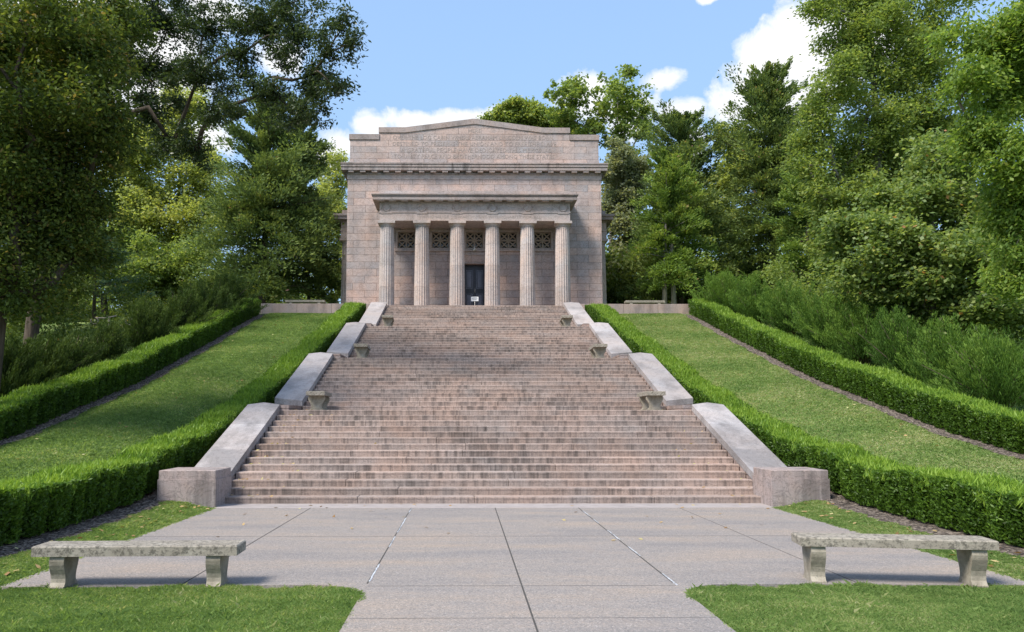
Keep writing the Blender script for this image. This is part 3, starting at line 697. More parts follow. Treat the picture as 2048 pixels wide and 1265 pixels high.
    # --- windows
    for (x0, x1, z0, z1) in wins:
        fm = MB(); y = YW-.05; w = .10
        fm.box(x0-w, x0, y, YW+.05, z0-w, z1+w); fm.box(x1, x1+w, y, YW+.05, z0-w, z1+w)
        fm.box(x0, x1, y, YW+.05, z1, z1+w); fm.box(x0, x1, y, YW+.05, z0-w, z0)
        fm.box(x0-.16, x1+.16, y-.05, YW+.02, z0-w-.09, z0-w-.001)
        wf = fm.build('window', M['trim'], root)
        lt = MB(); y0, y1 = YW+.10, YW+.17; bw = .045; xm, zm = (x0+x1)/2, (z0+z1)/2
        for (a, d, cc, dd) in ((x0, x1, zm-bw, zm+bw), (xm-bw, xm+bw, z0, z1), (x0, x0+.05, z0, z1), (x1-.05, x1, z0, z1), (x0, x1, z0, z0+.05), (x0, x1, z1-.05, z1)):
            lt.box(a, d, y0+random.uniform(0, .004), y1, cc, dd)
        for cx in ((x0+xm)/2, (x1+xm)/2):
            for cz in ((z0+zm)/2, (z1+zm)/2):
                for s in (-1, 1):
                    dx, dz = .23, .23*s; nx, nz = .036*-s*.72, .036*.72
                    q = [(cx-dx-nx, cz-dz-nz), (cx+dx-nx, cz+dz-nz), (cx+dx+nx, cz+dz+nz), (cx-dx+nx, cz-dz+nz)]
                    off = .004 if s > 0 else .008
                    ar = sum(q[i][0]*q[(i+1) % 4][1]-q[(i+1) % 4][0]*q[i][1] for i in range(4))
                    q = q if ar > 0 else q[::-1]
                    lt.add([(x, y0+off, z) for x, z in q]+[(x, y1-off, z) for x, z in q], [(0, 1, 2, 3), (7, 6, 5, 4), (1, 0, 4, 5), (2, 1, 5, 6), (3, 2, 6, 7), (0, 3, 7, 4)])
        lt.build('lattice', M['lattice'], wf)
        gl = MB(); gl.box(x0, x1, YW+.30, YW+.31, z0, z1); gl.build('glass', M['glass'], wf)
    # --- door
    dr = MB()
    for s in (-1, 1):
        a, d = sorted((s*.004, s*.58)); dr.box(a, d, YW+.40, YW+.46, TOP, 10.72)
    dob = dr.build('door', M['bronze'], root)
    for s in (-1, 1):
        for (za, zb) in ((8.15, 9.0), (9.3, 10.4)):
            pn = MB(); a, d = sorted((s*.12, s*.50)); y0, y1 = YW+.375, YW+.399
            pn.box(a, a+.03, y0, y1, za, zb); pn.box(d-.03, d, y0, y1, za, zb); pn.box(a+.03, d-.03, y0, y1, za, za+.03); pn.box(a+.03, d-.03, y0, y1, zb-.03, zb)
            pn.box(a+.07, d-.07, y0+.012, y1, za+.07, zb-.07)
            pn.build('panel', M['bronze_edge'], dob)
    h = MB(); h.tube([(.03, YW+.40, 9.3), (.03, YW+.33, 9.27), (.03, YW+.33, 9.1), (.03, YW+.40, 9.07)], .012, 6); h.build('handle', M['pale_metal'], dob)
    ln = MB(); ln.box(-.75, .75, YW-.04, YW+.02, 11.22, 11.36); ln.build('lintel', M['trim'], root)
    lm = MB(); lm.tube([(0, YW-.12, 11.72), (0, YW-.12, 11.60), (0, YW-.12, 11.50), (0, YW-.12, 11.46)], [.03, .05, .10, .11], 10); lm.box(-.02, .02, YW-.12, YW-.04, 11.66, 11.70)
    lm.build('lamp', M['pale_metal'], root)
    # --- the same order on both flanks, engaged with the side walls
    for s in (-1, 1):
        for i in range(4): column(root, s*7.84, 31.2+i*2.0)
        def sb(mb, ov, za, zb):
            a, d = sorted((s*7.48, s*(8.24+ov))); mb.box(a, d, 30.70-ov, 37.7+ov, za, zb)
        e1 = MB(); sb(e1, 0, 12.82, 13.27); e1.build('side_architrave', M['trim'], root)
        e2 = MB(); sb(e2, .035, 13.27, 13.32); e2.build('side_moulding', M['trim'], root)
        e3 = MB(); sb(e3, -.004, 13.32, 13.82); e3.build('side_frieze', M['trim'], root)
        e4 = MB(); sb(e4, .05, 13.82, 13.93); sb(e4, .36, 13.93, 14.13); sb(e4, .43, 14.13, 14.26); e4.build('side_cornice', M['cap'], root)
        e5 = MB(); sb(e5, -.05, 14.26, 14.60); e5.build('side_blocking', M['trim'], root)
building()

sg = thing('notice_sign', 'small white notice board on a short post before the bronze door', 'sign', (0, 27.2, TOP))
b = MB(); b.tube([(0, 27.2, TOP), (0, 27.2, 8.35)], .018, 8); b.tube([(0, 27.2, TOP), (0, 27.2, TOP+.025)], .14, 16); b.build('post', M['pale_metal'], sg)
b = MB(); b.box(-.21, .21, 27.17, 27.185, 8.35, 8.60); brd = b.build('board', M['white'], sg)
b = MB()
for i, w in enumerate((.12, .16, .15, .10)): b.box(-w, w, 27.166, 27.1695, 8.545-i*.045, 8.565-i*.045)
b.build('print', M['grey_text'], brd)

# ------------------------------------------------------------------ benches
def bench(label, loc, rz, length, depth, height, thick, legx, group, waist=1.0):
    """stone slab on two scroll-sided legs; slab runs along local x"""
    root = thing('stone_bench', label, 'bench', (0, 0, 0), 0, group)
    s = MB(); hl, hd = length/2, depth/2; h0 = height-thick
    n = 12; xs = np.linspace(-hl, hl, n)
    top = lambda x, y: height+.004*sin(x*5+y*9)
    q = [(-hl, -hd), (hl, -hd), (hl, hd), (-hl, hd)]; c = .012
    s.box(-hl, hl, -hd, hd, h0, height, ch=c)
    s.build('seat_slab', M['bench'], root)
    side = []
    for z, w in ((0, .46), (.045, .46), (.06, .40), (.16, .335*waist), (.28, .33*waist), (.42, .36*waist), (.58, .43*(1+waist)/2), (.72, .475), (.85, .49), (.95, .46), (1, .455)):
        side.append((w*depth*.93, z*h0))
    prof = [(-w, z) for w, z in side]+[(w, z) for w, z in side[::-1]]
    for sx in (-1, 1):
        g = MB(); g.extrude(prof, 'x', sx*legx-.075, sx*legx+.075); g.build('leg', M['bench_leg'], root)
    root.location = loc; root.rotation_euler = (0, 0, rz)
    return root
bench('low weathered bench with lichened slab at the left front lawn edge', (-4.03, -7.54, 0), R(1.6), 2.10, .37, .435, .105, .80, 'stone benches in the foreground')
bench('taller smooth grey bench standing askew at the right front lawn edge', (4.0, -7.48, 0), R(-8), 1.96, .37, .485, .095, .80, 'stone benches in the foreground')
for f, nm in ((1, 'lowest'), (2, 'middle'), (3, 'uppermost')):
    for s, sd in ((-1, 'left'), (1, 'right')):
        xw = FW[f]/2
        bench(f'stone bench end-on to viewer on {nm} stair landing beside {sd} cheek wall', (s*(xw-.66), FY[f]-.83, FZ[f]), pi/2-s*R(3), 1.66, .50, .52, .115, .52, 'stone benches on the stair landings', .92)
bench('thin slab bench behind the left retaining wall on the terrace', (-9.68, 27.5, TOP), 0, 2.25, .42, .58, .12, .80, 'stone benches on the terrace')
bench('thin slab bench behind the right retaining wall before two pale trunks', (9.75, 27.5, TOP), 0, 2.25, .42, .58, .12, .80, 'stone benches on the terrace')

# ------------------------------------------------------------------ hedges
def hedge(label, side, xin, y0, y1, w, h, n, lump, lo_back=False):
    """clipped box hedge: front face at |x| = xin(y), thickness w, height h"""
    root = thing('clipped_hedge', label, 'hedge', (side*xin((y0+y1)/2), (y0+y1)/2, float(ground(side*8, (y0+y1)/2))), group='clipped box hedges')
    ys = np.arange(y0, y1+.01, .3); c = MB(); rows = []
    for y in ys:
        x = xin(y); g0 = float(ground(side*(x+w/2), y))
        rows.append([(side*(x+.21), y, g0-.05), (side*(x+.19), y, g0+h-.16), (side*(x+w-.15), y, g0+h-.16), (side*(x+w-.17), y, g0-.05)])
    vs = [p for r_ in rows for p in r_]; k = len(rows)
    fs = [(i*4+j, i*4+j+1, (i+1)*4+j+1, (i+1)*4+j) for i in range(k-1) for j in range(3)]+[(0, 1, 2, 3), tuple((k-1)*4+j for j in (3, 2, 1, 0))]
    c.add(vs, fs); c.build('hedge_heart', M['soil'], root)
    # foliage on top, faces and ends
    u = RNG.random(n); y = y0+(y1-y0)*RNG.random(n)**1.15; yw = y+.12*np.sin(y*2.3)+.07*np.sin(y*5.9)
    xf = np.interp(y, ys, [xin(q) for q in ys]); hh = h+.045*np.sin(y*1.7+side)+.03*np.sin(y*4.1)
    ph = (yw/lump) % 1; bul = np.sin(pi*np.clip(ph, 0, 1))**.6                     # each bush bulges a little
    bush = np.floor(yw/lump); bt = (np.sin(bush*12.9898)*43758.5) % 1
    kind = np.where(u < .45, 0, np.where(u < .86, 1, 2))          # top, front, back
    v = RNG.random(n); dep = RNG.exponential(.035, n)
    X = np.where(kind == 0, xf+w*v, np.where(kind == 1, xf+.15-.21*bul+dep+.06*(1-v)**2, xf+w-.10+.12*bul-dep))
    edge = np.minimum(v, 1-v)
    Zr = np.where(kind == 0, hh-.03-.06*np.exp(-edge*14)-dep*.8-.05*(1-bul)+.05*(bt-.5), hh*(.05+.93*v)+.05*(bt-.5)*v)
    end = RNG.random(n) < .012; yy = np.where(end, np.where(RNG.random(n) < .5, y0, y1), y)
    G = ground(side*(xf+w*.5), y)
    C = np.stack([side*X, yy+RNG.normal(0, .03, n), G+Zr], 1)
    L_ = np.where(kind == 0, RNG.uniform(.05, .13, n), RNG.uniform(.035, .075, n)); W_ = np.where(kind == 0, RNG.uniform(.012, .022, n), RNG.uniform(.017, .030, n))
    dist = np.clip((y+16)/40, 0, 1); L_ = L_*(1+.6*dist); W_ = W_*(1+.9*dist)
    ax = RNG.normal(0, 1, (n, 3)); ax[:, 2] = np.where(kind == 0, np.abs(ax[:, 2])*.8+1.6, ax[:, 2]*.6+1.0)
    ax[:, 0] += np.where(kind == 1, -side*1.0, np.where(kind == 2, side*1.0, 0))
    spr = (kind == 0) & (RNG.random(n) < .10); L_[spr] *= 1.7; C[spr, 2] += .04
    nr = RNG.normal(0, 1, (n, 3))
    V, Q = leaf_quads(C, ax, nr, L_, W_)
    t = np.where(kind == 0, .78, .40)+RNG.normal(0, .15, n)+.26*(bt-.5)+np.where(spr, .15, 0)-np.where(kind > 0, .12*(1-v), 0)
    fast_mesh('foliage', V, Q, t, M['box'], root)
xin_i = lambda y: float(np.interp(y, [-12, -5, 0, 7, 14, 20, 24.6], [6.8, 6.78, 6.92, 6.78, 6.45, 6.15, 5.86]))
xin_o = lambda y: 11.9-.010*y
hedge('long clipped hedge rising beside the left cheek wall of the stairs', -1, xin_i, -9.5, 24.4, .95, .78, 250000, .52)
hedge('long clipped hedge rising beside the right cheek wall of the stairs', 1, xin_i, -9.5, 24.4, .95, .78, 250000, .52)
hedge('outer clipped hedge on far left of the left lawn strip', -1, xin_o, -1, 25.3, .95, .86, 140000, .45)
hedge('outer clipped hedge on far right of the right lawn strip', 1, xin_o, -1, 25.3, .95, .86, 140000, .45)

def strip(side, f0, f1, y0, y1, dz):
    ys = np.arange(y0, y1+.01, .18); m = 6; V = []; 
    for y in ys:
        a, c = f0(y)+.05*sin(y*3.1)+.04*sin(y*7.7), f1(y)
        xs = np.linspace(a, c, m); V.append(np.stack([side*xs, np.full(m, y), ground(side*xs, np.full(m, y))+dz], 1))
    V = np.concatenate(V); k = len(ys)
    i = (np.arange(k-1)[:, None]*m+np.arange(m-1)[None]).reshape(-1); Q = np.stack([i, i+1, i+m+1, i+m], 1)
    if side < 0: Q = Q[:, ::-1]
    tag(fast_mesh('mulch_bed', V, Q, np.full(len(Q), .5), M['mulch']), kind='structure')
for s in (-1, 1):
    strip(s, lambda y: xin_i(y)-(.56 if y < .5 else .32), lambda y: xin_i(y)+1.05, -9.5, 24.6, .018)
    strip(s, lambda y: xin_o(y)-.38, lambda y: xin_o(y)+1.1, -2, 25.3, .018)

# ------------------------------------------------------------------ grass, litter
def grass(name, X, Y, length, width, lean=.5, tint0=.4, extra=0):
    n = len(X); Z = ground(X, Y)
    d = RNG.normal(0, lean, (n, 2)); h = length*RNG.uniform(.6, 1.25, n); a = RNG.random(n)*2*pi
    w = width*RNG.uniform(.7, 1.3, n)
    B = np.stack([X, Y, Z-.01], 1); off = np.stack([np.cos(a)*w, np.sin(a)*w, 0*a], 1)
    mid = B+np.stack([d[:, 0]*h*.3, d[:, 1]*h*.3, h*.6+.01], 1); tip = B+np.stack([d[:, 0]*h, d[:, 1]*h, h*.92+.01], 1)
    V = np.stack([B-off, B+off, mid+off*.45, tip], 1).reshape(-1, 3)
    Q = np.arange(n*4).reshape(n, 4)
    pat = .5*np.sin(X*1.3+2*np.sin(Y*.9))+.5*np.sin(Y*2.1+1.7*np.sin(X*.8))
    pat2 = np.sin(X*5.3+3*np.sin(Y*3.1))*np.sin(Y*6.7+2*np.sin(X*4.3))
    t = tint0+RNG.normal(0, .17, n)+.15*pat+.13*pat2+extra
    tag(fast_mesh(name, V, Q, t, M['grass']), kind='stuff')
def area(n, x0, x1, y0, y1): return RNG.uniform(x0, x1, n), RNG.uniform(y0, y1, n)
for s in (-1, 1):
    # front lawn, close to the viewer
    X, Y = area(330000, 1.60, 7.0, -10.3, -7.50)
    dx, dy = X-2.19, Y+8.05
    keep = (Y < -7.60+.04*np.sin(X*9)+.035*np.sin(X*23)+.03*np.sin(X*51)) & ~((X < 2.19) & (Y > -8.05) & ((dx/.55)**2+(dy/.5)**2 > 1.0)) & (X > 1.63+.02*np.sin(Y*11))
    big = .036*(1+.4*np.sin(X*3.1+Y*2)*np.sin(Y*4.3-X)); big = np.where(RNG.random(len(X)) < .012, big*1.7, big)
    grass('front_lawn_grass', s*X[keep], Y[keep], big[keep], .0027, .5, .50)
    # narrow strip between plaza edge and mulch
    X, Y = area(60000, 5.44, 6.55, -8, .2); lim = np.array([xin_i(q) for q in np.linspace(-8, .2, 60)])
    keep = X < np.interp(Y, np.linspace(-8, .2, 60), lim)-.50+.05*np.sin(Y*5)+.04*np.sin(Y*13); keep &= ~((Y > -.68) & (X < 6.7))
    grass('verge_grass', s*X[keep], Y[keep], np.full(keep.sum(), .045), .0055, .7, .60)
    # lawn strip between the hedges
    X, Y = area(170000, 7.6, 11.85, -3, 25.8)
    a = np.interp(Y, np.linspace(-9, 25.8, 80), [xin_i(q) for q in np.linspace(-9, 25.8, 80)])
    keep = (X > a+1.0) & (X < 11.9-.01*Y-.36+.06*np.sin(Y*3.1)) & (Y < 25.8)
    grass('slope_grass', s*X[keep], Y[keep], np.full(keep.sum(), .04), .009, .8, .46 if s < 0 else .70)
    n = 2500; X, Y = area(n, 12.9, 18, -4, 26); grass('bank_grass', s*X, Y, np.full(n, .16), .03, .7, .35)
def litter():
    n1 = 150; k = RNG.integers(0, 14, n1); side = np.where(RNG.random(n1) < .75, -1, 1)
    X1 = side*(5.55-np.abs(RNG.normal(0, .75, n1))); Y1 = k*TREAD+RNG.uniform(.05, .36, n1); Z1 = (k+1)*RISE+.012
    n2 = 46; X2 = RNG.uniform(-5.3, 5.3, n2); Y2 = -.05-np.abs(RNG.normal(0, 2.6, n2)); Z2 = np.full(n2, .012)
    n3 = 260; X3 = np.where(RNG.random(n3) < .6, -1, 1)*RNG.uniform(8, 11.4, n3); Y3 = RNG.uniform(-1, 25, n3); Z3 = ground(X3, Y3)+.05
    n4 = 120; X4 = np.where(RNG.random(n4) < .6, -1, 1)*RNG.uniform(5.5, 6.5, n4); Y4 = RNG.uniform(-7.5, -.7, n4); Z4 = ground(X4, Y4)+.05
    C = np.stack([np.concatenate(q) for q in ((X1, X2, X3, X4), (Y1, Y2, Y3, Y4), (Z1, Z2, Z3, Z4))], 1); n = len(C)
    V, Q = leaf_quads(C, RNG.normal(0, 1, (n, 3))*(1, 1, .15), RNG.normal(0, .3, (n, 3))+(0, 0, 1), RNG.uniform(.06, .12, n), RNG.uniform(.035, .07, n))
    tag(fast_mesh('fallen_leaves', V, Q, RNG.random(n), M['dry']), kind='stuff')
litter()

# ------------------------------------------------------------------ trees
def crown_leaves(lobes, n, size, clump_r, per, mat, parent, tvar=.55, flat_=.7, rag=0, asp=.5, droop=0., shell=.45, bias=0.):
    sub = []                                                     # every lobe breaks up into smaller boughs
    for l in lobes:
        sub.append((*l[:3], l[3]*.72, l[4]*.72, l[5]*.72))
        for q in range(7):
            dd = unit(RNG.normal(0, 1, 3)); k_ = RNG.uniform(.26, .5)*(1-.3*rag); g_ = RNG.uniform(.70, 1.0+.45*rag)
            sub.append((l[0]+dd[0]*l[3]*g_, l[1]+dd[1]*l[4]*g_, l[2]+dd[2]*l[5]*g_, l[3]*k_*1.15, l[4]*k_*1.15, l[5]*k_))
    lobes = sub
    vol = np.array([(l[3]*l[4]*l[5])**(2/3) for l in lobes]); vol /= vol.sum()
    nc = max(20, n//per); li = RNG.choice(len(lobes), nc, p=vol)
    Lb = np.array(lobes)[li]
    d = unit(RNG.normal(0, 1, (nc, 3))); r = (shell+(1-shell)*RNG.random(nc)**.7)*RNG.uniform(.85, 1.12, nc)
    cc = Lb[:, :3]+d*r[:, None]*Lb[:, 3:6]
    ct = RNG.random(nc); cr = clump_r*RNG.uniform(.6, 1.35, nc)
    ci = np.repeat(np.arange(nc), per); m = len(ci)
    off = RNG.normal(0, .5, (m, 3))*cr[ci][:, None]*(1, 1, flat_)
    rad = np.hypot(off[:, 0], off[:, 1]); off[:, 2] -= droop*rad**2/(cr[ci]+.01)
    C = cc[ci]+off
    nr = RNG.normal(0, .55, (m, 3))+(0, 0, .9); ax = RNG.normal(0, .6, (m, 3)); ax[:, :2] += off[:, :2]/(cr[ci][:, None]+.01)*1.2; ax[:, 2] -= .25+droop
    s = size*RNG.uniform(.65, 1.3, m)
    V, Q = leaf_quads(C, ax, nr, s, s*asp)
    t = bias+.5+(ct[ci]-.5)*tvar*.7+RNG.normal(0, .16, m)
    return fast_mesh('crown', V, Q, t, mat, parent), cc

def broad_tree(key, name, label, mat, bark, n, size, clump, per, trunk_r, zbase=None, group='broadleaf trees around the memorial', limbs=26, fk=.45, **kw):
    bx, by, lobes = TREES[key]
    if zbase is None: zbase = float(ground(bx, by))
    root = thing(name, label, 'tree', (bx, by, zbase), 0, group)
    _, cc = crown_leaves(lobes, n, size, clump, per, M[mat], root, **kw)
    lb = np.array(lobes); top = np.average(lb[:, :3], 0, weights=lb[:, 3]*lb[:, 5]); zt = lb[:, 2].max(); zl = lb[:, 2].min()
    fork = np.array([bx+(top[0]-bx)*.25, by+(top[1]-by)*.25, zbase+(top[2]-zbase)*fk])
    b = MB(); hi = lb[int(np.argmax(lb[:, 2]))]; up = np.array([hi[0]*.8+bx*.2, hi[1], hi[2]-hi[5]*.3])
    b.tube([(bx, by, zbase-.4), (bx, by, zbase+.15), (bx*.9+fork[0]*.1, by*.9+fork[1]*.1, zbase*.75+fork[2]*.25), fork, fork*.5+up*.5+(.2, .1, 0), up], [trunk_r*1.5, trunk_r*1.15, trunk_r, trunk_r*.78, trunk_r*.45, trunk_r*.1], 9)
    ends = [np.array(l[:3]) for l in lobes]
    nodes = [fork, up]; par = [None, 0]; cost = [0, np.linalg.norm(up-fork)]
    for e in sorted(ends, key=lambda q: np.linalg.norm(q-fork)):
        j = min(range(len(nodes)), key=lambda q: np.linalg.norm(nodes[q]-e)+.45*cost[q]+(.8 if nodes[q][2] > e[2]+.8 else 0))
        par.append(j); cost.append(cost[j]+np.linalg.norm(nodes[j]-e)); nodes.append(e)
    wt = [1.]*len(nodes)
    for i in range(len(nodes)-1, 1, -1): wt[par[i]] += wt[i]
    rr = lambda q: max(.016, trunk_r*.62*(wt[q]/len(nodes))**.5)
    for i in range(2, len(nodes)):
        p0, p1 = nodes[par[i]], nodes[i]; ln_ = np.linalg.norm(p1-p0)
        q1 = p0*.65+p1*.35+RNG.normal(0, .09*ln_, 3)+(0, 0, .07*ln_); q2 = p0*.3+p1*.7+RNG.normal(0, .08*ln_, 3)+(0, 0, .06*ln_)
        r0 = min(rr(i)*1.15, rr(par[i])); b.tube([p0, q1, q2, p1], [r0, rr(i), rr(i)*.8, rr(i)*.55], 6)
    idx = RNG.choice(len(cc), min(limbs, len(cc)), replace=False)
    for i in idx:
        e = cc[i]; j = int(np.argmin([np.linalg.norm(e-q) for q in ends])); s0 = ends[j]
        b.tube([s0, s0*.5+e*.5+RNG.normal(0, .12, 3), e], [.022, .015, .006], 5)
    b.build('trunk', M[bark], root)
    return root

def conifer(key, label, mat, n, dead=.0, name='cedar_tree', hb=None, size=.2, trunks=1, bark='bark_dark', ragged=.35):
    bx, by, lean, zt, zb, hw = CONIFERS[key]
    zg = float(ground(bx, by)); H = zt-zb
    root = thing(name, label, 'tree', (bx, by, zg), 0, 'cedars behind the terrace')
    b = MB()
    for k in range(trunks):
        ox = (k-(trunks-1)/2)*.62
        b.tube([(bx+ox, by, zg-.3), (bx+ox*.9, by, zg+1.5), (bx+ox*.5+lean*.4, by, zb+H*.5), (bx+lean, by, zt-.1)], [hw*.07, hw*.055, hw*.034, .012], 8)
    nb = max(90, int(n/280)); per = n//nb
    t = RNG.random(nb)**.85; az = RNG.random(nb)*2*pi
    lump = 1+.22*np.sin(az*2+t*7+bx)+.16*np.sin(az*3-t*13)
    prof = hw*1.08*(1-t)**.60*(.55+.45*np.clip(t*5+.3, 0, 1))*lump*(1-ragged+ragged*1.6*RNG.random(nb))*(1+.55*t*RNG.normal(0, 1, nb).clip(-1.2, 1.4))+.16
    prof = np.minimum(prof, hw*1.12)
    z0 = zb+t*H*.985
    C = []; A = []; tint = []
    bt = RNG.random(nb)
    for i in range(nb):
        Lb = prof[i]; s = RNG.random(per)**.62
        ca, sa = cos(az[i]), sin(az[i]); up = .30+.75*t[i]**2
        wv = RNG.normal(0, .13, per)*Lb*(.25+.75*s)*.9+RNG.normal(0, .05, per)
        zz = RNG.normal(0, .05+.035*Lb, per)
        x = bx+lean*t[i]+ca*s*Lb-sa*wv; y = by+sa*s*Lb+ca*wv
        z = z0[i]+Lb*(up*s-.55*s*s*(1-t[i]))+zz
        C.append(np.stack([x, y, z], 1))
        A.append(np.stack([np.full(per, ca)-sa*wv*2, np.full(per, sa)+ca*wv*2, np.full(per, .35+.5*t[i])], 1)+RNG.normal(0, .45, (per, 3)))
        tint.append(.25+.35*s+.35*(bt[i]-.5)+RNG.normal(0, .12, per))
        if i % 3 == 0:
            b.tube([(bx+lean*t[i], by, z0[i]), (bx+lean*t[i]+ca*Lb*.5, by+sa*Lb*.5, z0[i]+Lb*(up*.5-.14)), (bx+lean*t[i]+ca*Lb*.9, by+sa*Lb*.9, z0[i]+Lb*(up*.9-.44*(1-t[i])))], [.05*(1-t[i])+.012, .025, .008], 5)
    C = np.concatenate(C); m = len(C); s = size*RNG.uniform(.6, 1.4, m)*(1.0)
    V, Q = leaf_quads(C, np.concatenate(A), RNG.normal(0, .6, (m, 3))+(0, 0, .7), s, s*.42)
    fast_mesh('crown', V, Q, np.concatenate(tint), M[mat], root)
    b.build('trunk', M[bark], root)
    return root

def shrub(i, side, spec, label, mat, n=9000, size=.105, wide=1.0):
    wide *= RNG.uniform(.9, 1.25)
    x, y, zt, hw = spec; zg = float(ground(x, y)); H = zt-zg
    root = thing('juniper_shrub', label, 'shrub', (x, y, zg), 0, 'junipers behind the left hedge' if side < 0 else 'junipers behind the right hedge')
    toff = RNG.uniform(-.14, .14); npl = 90; per = n//npl; C = []; A = []; T = []; b = MB()
    for k in range(npl):
        a = RNG.random()*2*pi; sp = hw*wide*RNG.uniform(.15, 1.3)*RNG.random()**.3; hh = H*RNG.uniform(.45, 1.04)*(1-.38*(sp/(hw*wide*1.3))**2)
        ex, ey = x+cos(a)*sp-side*.25*H*RNG.random(), y+sin(a)*sp
        s = RNG.uniform(.12, 1, per)**.7
        px = x+(ex-x)*s**.8*1.05+.10*np.sin(s*7+k); py = y+(ey-y)*s**.8*1.05; pz = zg+hh*s
        wd = .13*(1-s*.75)+.02
        C.append(np.stack([px+RNG.normal(0, 1, per)*wd, py+RNG.normal(0, 1, per)*wd, pz+RNG.normal(0, .04, per)], 1))
        A.append(np.stack([np.full(per, (ex-x)/H), np.full(per, (ey-y)/H), np.full(per, 1.)], 1)+RNG.normal(0, .33, (per, 3)))
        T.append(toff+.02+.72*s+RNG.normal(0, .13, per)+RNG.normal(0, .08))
        if k % 4 == 0: b.tube([(x, y, zg-.1), ((x*2+ex)/3, (y*2+ey)/3, zg+hh*.4), (ex, ey, zg+hh*.9)], [.03, .02, .006], 5)
    C = np.concatenate(C); m = len(C); s = size*RNG.uniform(.6, 1.5, m)
    V, Q = leaf_quads(C, np.concatenate(A), RNG.normal(0, 1, (m, 3)), s, s*.20)
    fast_mesh('foliage', V, Q, np.concatenate(T), M[mat], root); b.build('stem', M['bark_dark'], root)

broad_tree('near_left', 'maple_tree', 'huge dark shaded broadleaf tree filling the upper left corner', 'leaf_dark', 'bark_dark', 130000, .12, .42, 26, .34, shell=.35, tvar=1.0, limbs=40)
broad_tree('oak', 'oak_tree', 'dark oak reaching long leafy boughs over the sky left of the memorial', 'leaf_oak', 'bark_dark', 66000, .125, .26, 16, .21, shell=.0, tvar=.5, asp=.42, limbs=160, rag=1., fk=.85)
broad_tree('left_back', 'beech_tree', 'deep green tree filling the gaps behind the upper left corner tree', 'leaf_dark', 'bark_dark', 60000, .17, .5, 24, .3, shell=.2, bias=.1)
broad_tree('bright_left', 'walnut_tree', 'tall sunlit pale green tree behind the oak boughs', 'leaf_bright', 'bark_grey', 60000, .27, .62, 22, .3, shell=.2, asp=.62)
broad_tree('bright_left_low', 'hickory_tree', 'broad mid green tree below the pale one, left of the big cedar', 'leaf_mid', 'bark_dark', 60000, .22, .55, 22, .28, shell=.2, asp=.6)
broad_tree('behind_left_corner', 'ash_tree', 'slim sunlit yellowish tree between the big cedar and the memorial', 'leaf_bright', 'bark_grey', 22000, .25, .5, 20, .18, shell=.2)
broad_tree('dark_round_left', 'dogwood_tree', 'small round dark tree on the bank at far left', 'leaf_dark', 'bark_dark', 16000, .12, .36, 20, .09, shell=.3)
broad_tree('building_back', 'elm_tree', 'rounded green treetop showing above the right slope of the parapet', 'leaf_mid', 'bark_dark', 26000, .30, .5, 18, .3, shell=.2, bias=.15, asp=.6)
broad_tree('poplar', 'poplar_tree', 'tall open tree with twin airy tops right of the parapet', 'leaf_mid', 'bark_grey', 12500, .33, .42, 9, .24, shell=.1, limbs=120, asp=.62, rag=.8)
broad_tree('grey_green', 'maple_tree', 'grey green loose tree hugging the right side of the memorial', 'leaf_greygreen', 'bark_grey', 38000, .27, .5, 20, .22, shell=.2, bias=-.05, asp=.6)
broad_tree('between_cedars', 'sycamore_tree', 'pale green tree with a bare pale bough between two cedars', 'leaf_bright', 'bark_pale', 26000, .28, .55, 20, .22, shell=.2, limbs=50, bias=-.1, asp=.6)
broad_tree('tall_right', 'maple_tree', 'very tall broadleaf tree towering over the right lawn strip', 'leaf_mid', 'bark_grey', 130000, .17, .5, 24, .38, shell=.3, limbs=50)
broad_tree('yellow_right', 'locust_tree', 'nearest yellow green tree leaning in from the right edge', 'leaf_yellow', 'bark_grey', 75000, .135, .42, 24, .25, shell=.3, droop=.5)
broad_tree('right_vines', 'mulberry_tree', 'low vine covered tree with big yellowing leaves above the right junipers', 'leaf_vine', 'bark_grey', 80000, .16, .42, 22, .2, shell=.3, asp=.75)
conifer('cedar_left', 'massive dark cedar left of the memorial behind the terrace bench', 'cedar', 95000, size=.21)
conifer('cedar_left_behind', 'narrow dark cedar squeezed between the massive one and the memorial', 'cedar', 60000, size=.2)
conifer('cedar_mid_right', 'blue green cedar with broken flat top right of the airy tree', 'cedar', 80000, size=.21)
conifer('cedar_front_right', 'bushy lighter cedar on two pale trunks behind the right terrace bench', 'cedar2', 52000, size=.19, trunks=2, bark='bark_pale')
conifer('cedar_tall_right', 'tallest cedar with pointed ragged top against the white cloud', 'cedar', 95000, size=.22)
conifer('cedar_right_low', 'low dull green cedar under the tall right broadleaf tree', 'cedar2', 38000, size=.19)
LL = ['first juniper at the top of the left bank beside the hedge end', 'second juniper down the left bank, broad and leaning', 'third juniper down the left bank with feathery tips', 'fourth juniper down the left bank beside the lawn gap',
      'thin dark juniper alone in the lawn gap on left bank', 'sparse low juniper just below the lawn gap', 'dark low juniper near the left frame edge', 'lowest dark juniper at the left frame edge']
RL_ = ['first bright juniper at the top of the right bank beside the hedge end', 'second juniper down the right bank, widest and fluffiest', 'third juniper down the right bank under the low cedar', 'fourth juniper down the right bank at the vine tree',
       'fifth juniper down the right bank with upright tips', 'sixth juniper down the right bank under yellow leaves', 'seventh juniper down the right bank, broad and dark at its foot', 'lowest juniper of the right bank at the frame edge']
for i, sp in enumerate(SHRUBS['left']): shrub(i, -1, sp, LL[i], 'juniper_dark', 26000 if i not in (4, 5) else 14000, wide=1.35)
for i, sp in enumerate(SHRUBS['right']): shrub(i, 1, sp, RL_[i], 'juniper', 26000, wide=1.22)

